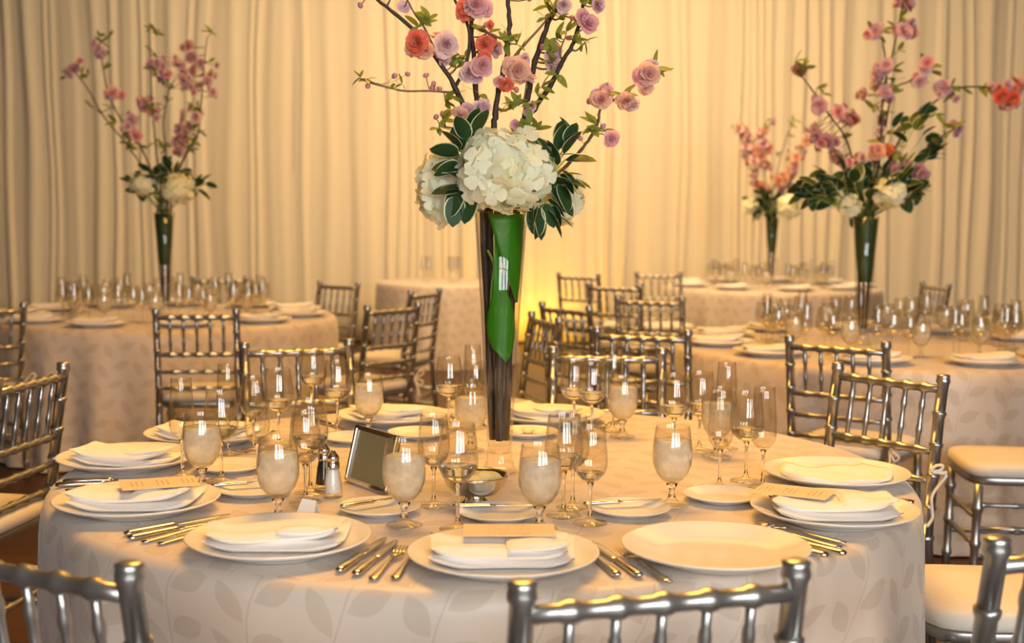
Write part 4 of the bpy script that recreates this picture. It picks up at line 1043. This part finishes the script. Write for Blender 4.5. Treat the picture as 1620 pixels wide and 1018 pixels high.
far_arrangement((RIGHT.x - .11, RIGHT.y, ZP), RIGHT.y, 'dark-leaved trumpet vase under the spreading blossoms with one long sideways branch', 'with the long sideways branch', ['tallest upright branch with big pink blossoms', 'upright branch with a lilac tip', 'side twig branch with one pale pink blossom', 'long sideways branch ending in red blossoms', 'low slanting leafy branch', 'branch arching toward the peach vase'],
  [[(1376, 318), (1392, 240), (1397, 150), (1412, 85), (1426, 20), (1434, -15)], [(1372, 320), (1386, 250), (1391, 195), (1402, 130), (1398, 75), (1390, 48)], [(1380, 318), (1398, 220), (1412, 145), (1440, 128), (1464, 105)], [(1382, 318), (1412, 242), (1440, 198), (1478, 162), (1512, 140), (1556, 138), (1592, 146)],
   [(1385, 318), (1420, 282), (1468, 232), (1512, 202)], [(1366, 318), (1340, 225), (1312, 182), (1285, 142), (1257, 108)]],
  [(1438, 42, 'pink'), (1444, 52, 'pink'), (1430, 50, 'lilac'), (1434, 6, 'lilac'), (1426, 2, 'lilac'), (1385, 50, 'lilac'), (1467, 100, 'pink'), (1462, 108, 'pale'), (1455, 130, 'lilac'), (1395, 108, 'lilac'), (1388, 118, None), (1388, 136, 'pale'), (1400, 146, None), (1368, 150, 'lilac'), (1402, 105, None), (1326, 178, 'pink'), (1334, 186, 'lilac'), (1350, 190, 'coral'), (1342, 194, 'pink'), (1296, 168, 'lilac'), (1396, 232, 'coral'), (1406, 238, 'coral'), (1388, 240, 'peach'), (1322, 284, 'coral'), (1318, 290, 'pink'), (1576, 142, 'pink'), (1584, 152, 'coral'), (1598, 140, 'coral'), (1602, 156, 'coral'), (1610, 134, 'pink'), (1594, 165, 'peach'), (1450, 268, 'lilac'), (1456, 274, 'pink'), (1516, 204, 'lilac'), (1492, 140, 'lilac'), (1500, 145, None), (1292, 215, 'lilac'), (1300, 226, None), (1290, 205, None), (1322, 240, None), (1330, 250, None), (1310, 222, None), (1365, 250, None), (1380, 255, None), (1410, 260, None), (1390, 195, None), (1262, 112, 'lilac'), (1430, 265, None), (1345, 260, None)],
  [(1407, 308, 23, 'hydrangea'), (1343, 326, 13, 'hydrangea')], [(1300, 306, 16, 12), (1335, 296, 16, 16), (1370, 298, 26, 20), (1430, 298, 16, 16), (1440, 195, 6, 12), (1460, 250, 7, 12)], 1, 12)
far_arrangement((FAR.x, FAR.y, ZP), FAR.y, 'small-looking trumpet vase under peach-brown blossoms near the drape', 'near the drape with peach blossoms', ['outermost hazy branch', 'straight hazy branch', 'slanting hazy branch', 'lowest slanting hazy branch'],
  [[(1212, 330), (1195, 285), (1182, 245), (1166, 205)], [(1215, 330), (1210, 270), (1205, 235), (1210, 195)], [(1218, 330), (1228, 280), (1240, 230), (1256, 188)], [(1220, 330), (1240, 290), (1258, 255), (1275, 220)]],
  [(1168, 205, None), (1174, 212, None), (1182, 218, None), (1205, 215, None), (1212, 205, None), (1208, 228, None), (1216, 236, None), (1200, 240, None), (1186, 240, 'pale'), (1180, 232, 'pale'), (1206, 250, None), (1198, 292, 'coral'), (1204, 296, 'peach'), (1196, 270, None), (1240, 280, None), (1246, 290, None), (1260, 250, None), (1264, 235, None), (1256, 262, None), (1236, 298, None), (1275, 225, None), (1212, 262, None), (1192, 256, None), (1252, 272, None), (1230, 288, None)],
  [(1246, 327, 18, 'hydrangea'), (1186, 326, 10, 'hydrangea_warm')], [(1212, 318, 26, 14), (1200, 335, 8, 8)], 1, 13, 1.0, ('peach', 'pale', 'pale', 'lilac'), .036)

# ------------------------------------------------------------------ settings on the other tables
def set_far_table(c, R, n, a0, where, seed, plates=True, every=1, kinds=('flute', 'red', 'white', 'water')):
    rnd = random.Random(seed)
    for i in range(n):
        th = a0 + 2 * PI * i / n
        ux, uy = math.cos(th), math.sin(th); r = R - .19
        p = (c.x + ux * r, c.y + uy * r)
        if plates:
            tag(obj('dinner_plate', PLATE, None, (p[0], p[1], ZP), (0, 0, th)), 'round white plate laid on the table ' + where, 'plate', 'dinner plates on the table ' + where)
            tag(obj('napkin', NAPS[i % 4], None, (p[0], p[1], ZP + .0088), (0, 0, rnd.uniform(-.3, .3))), 'folded ivory napkin on a plate on the table ' + where, 'napkin', 'napkins on the table ' + where)
        for j, k in enumerate(kinds):
            rr = R - .42 - .05 * (j % 2); tt = th + (.14 + .115 * (j - 1.2)) * (1 if R > .7 else 3.4)
            q = (c.x + rr * math.cos(tt), c.y + rr * math.sin(tt), ZP)
            nm = {'flute': 'clear champagne flute', 'red': 'large clear wine glass', 'white': 'slender clear wine glass', 'water': 'stemmed water goblet'}[k]
            o = obj(GNAME[k][0], GFAR[k], None, q, (0, 0, rnd.uniform(0, 6)))
            tag(o, nm + ' on the table ' + where, GNAME[k][1], nm + ' set on the table ' + where)
            if k == 'water': obj('iced_water', ICE, o)
set_far_table(LEFT, 1.0, 11, -1.75, 'under the bare-twig vase', 21)
set_far_table(RIGHT, 1.0, 11, -1.35, 'under the sideways-branch vase', 22)
set_far_table(FAR, .95, 9, -1.5, 'under the peach blossom vase', 23)
set_far_table(MID, .62, 3, -1.2, 'without flowers by the drape', 24, False, kinds=('flute', 'flute'))
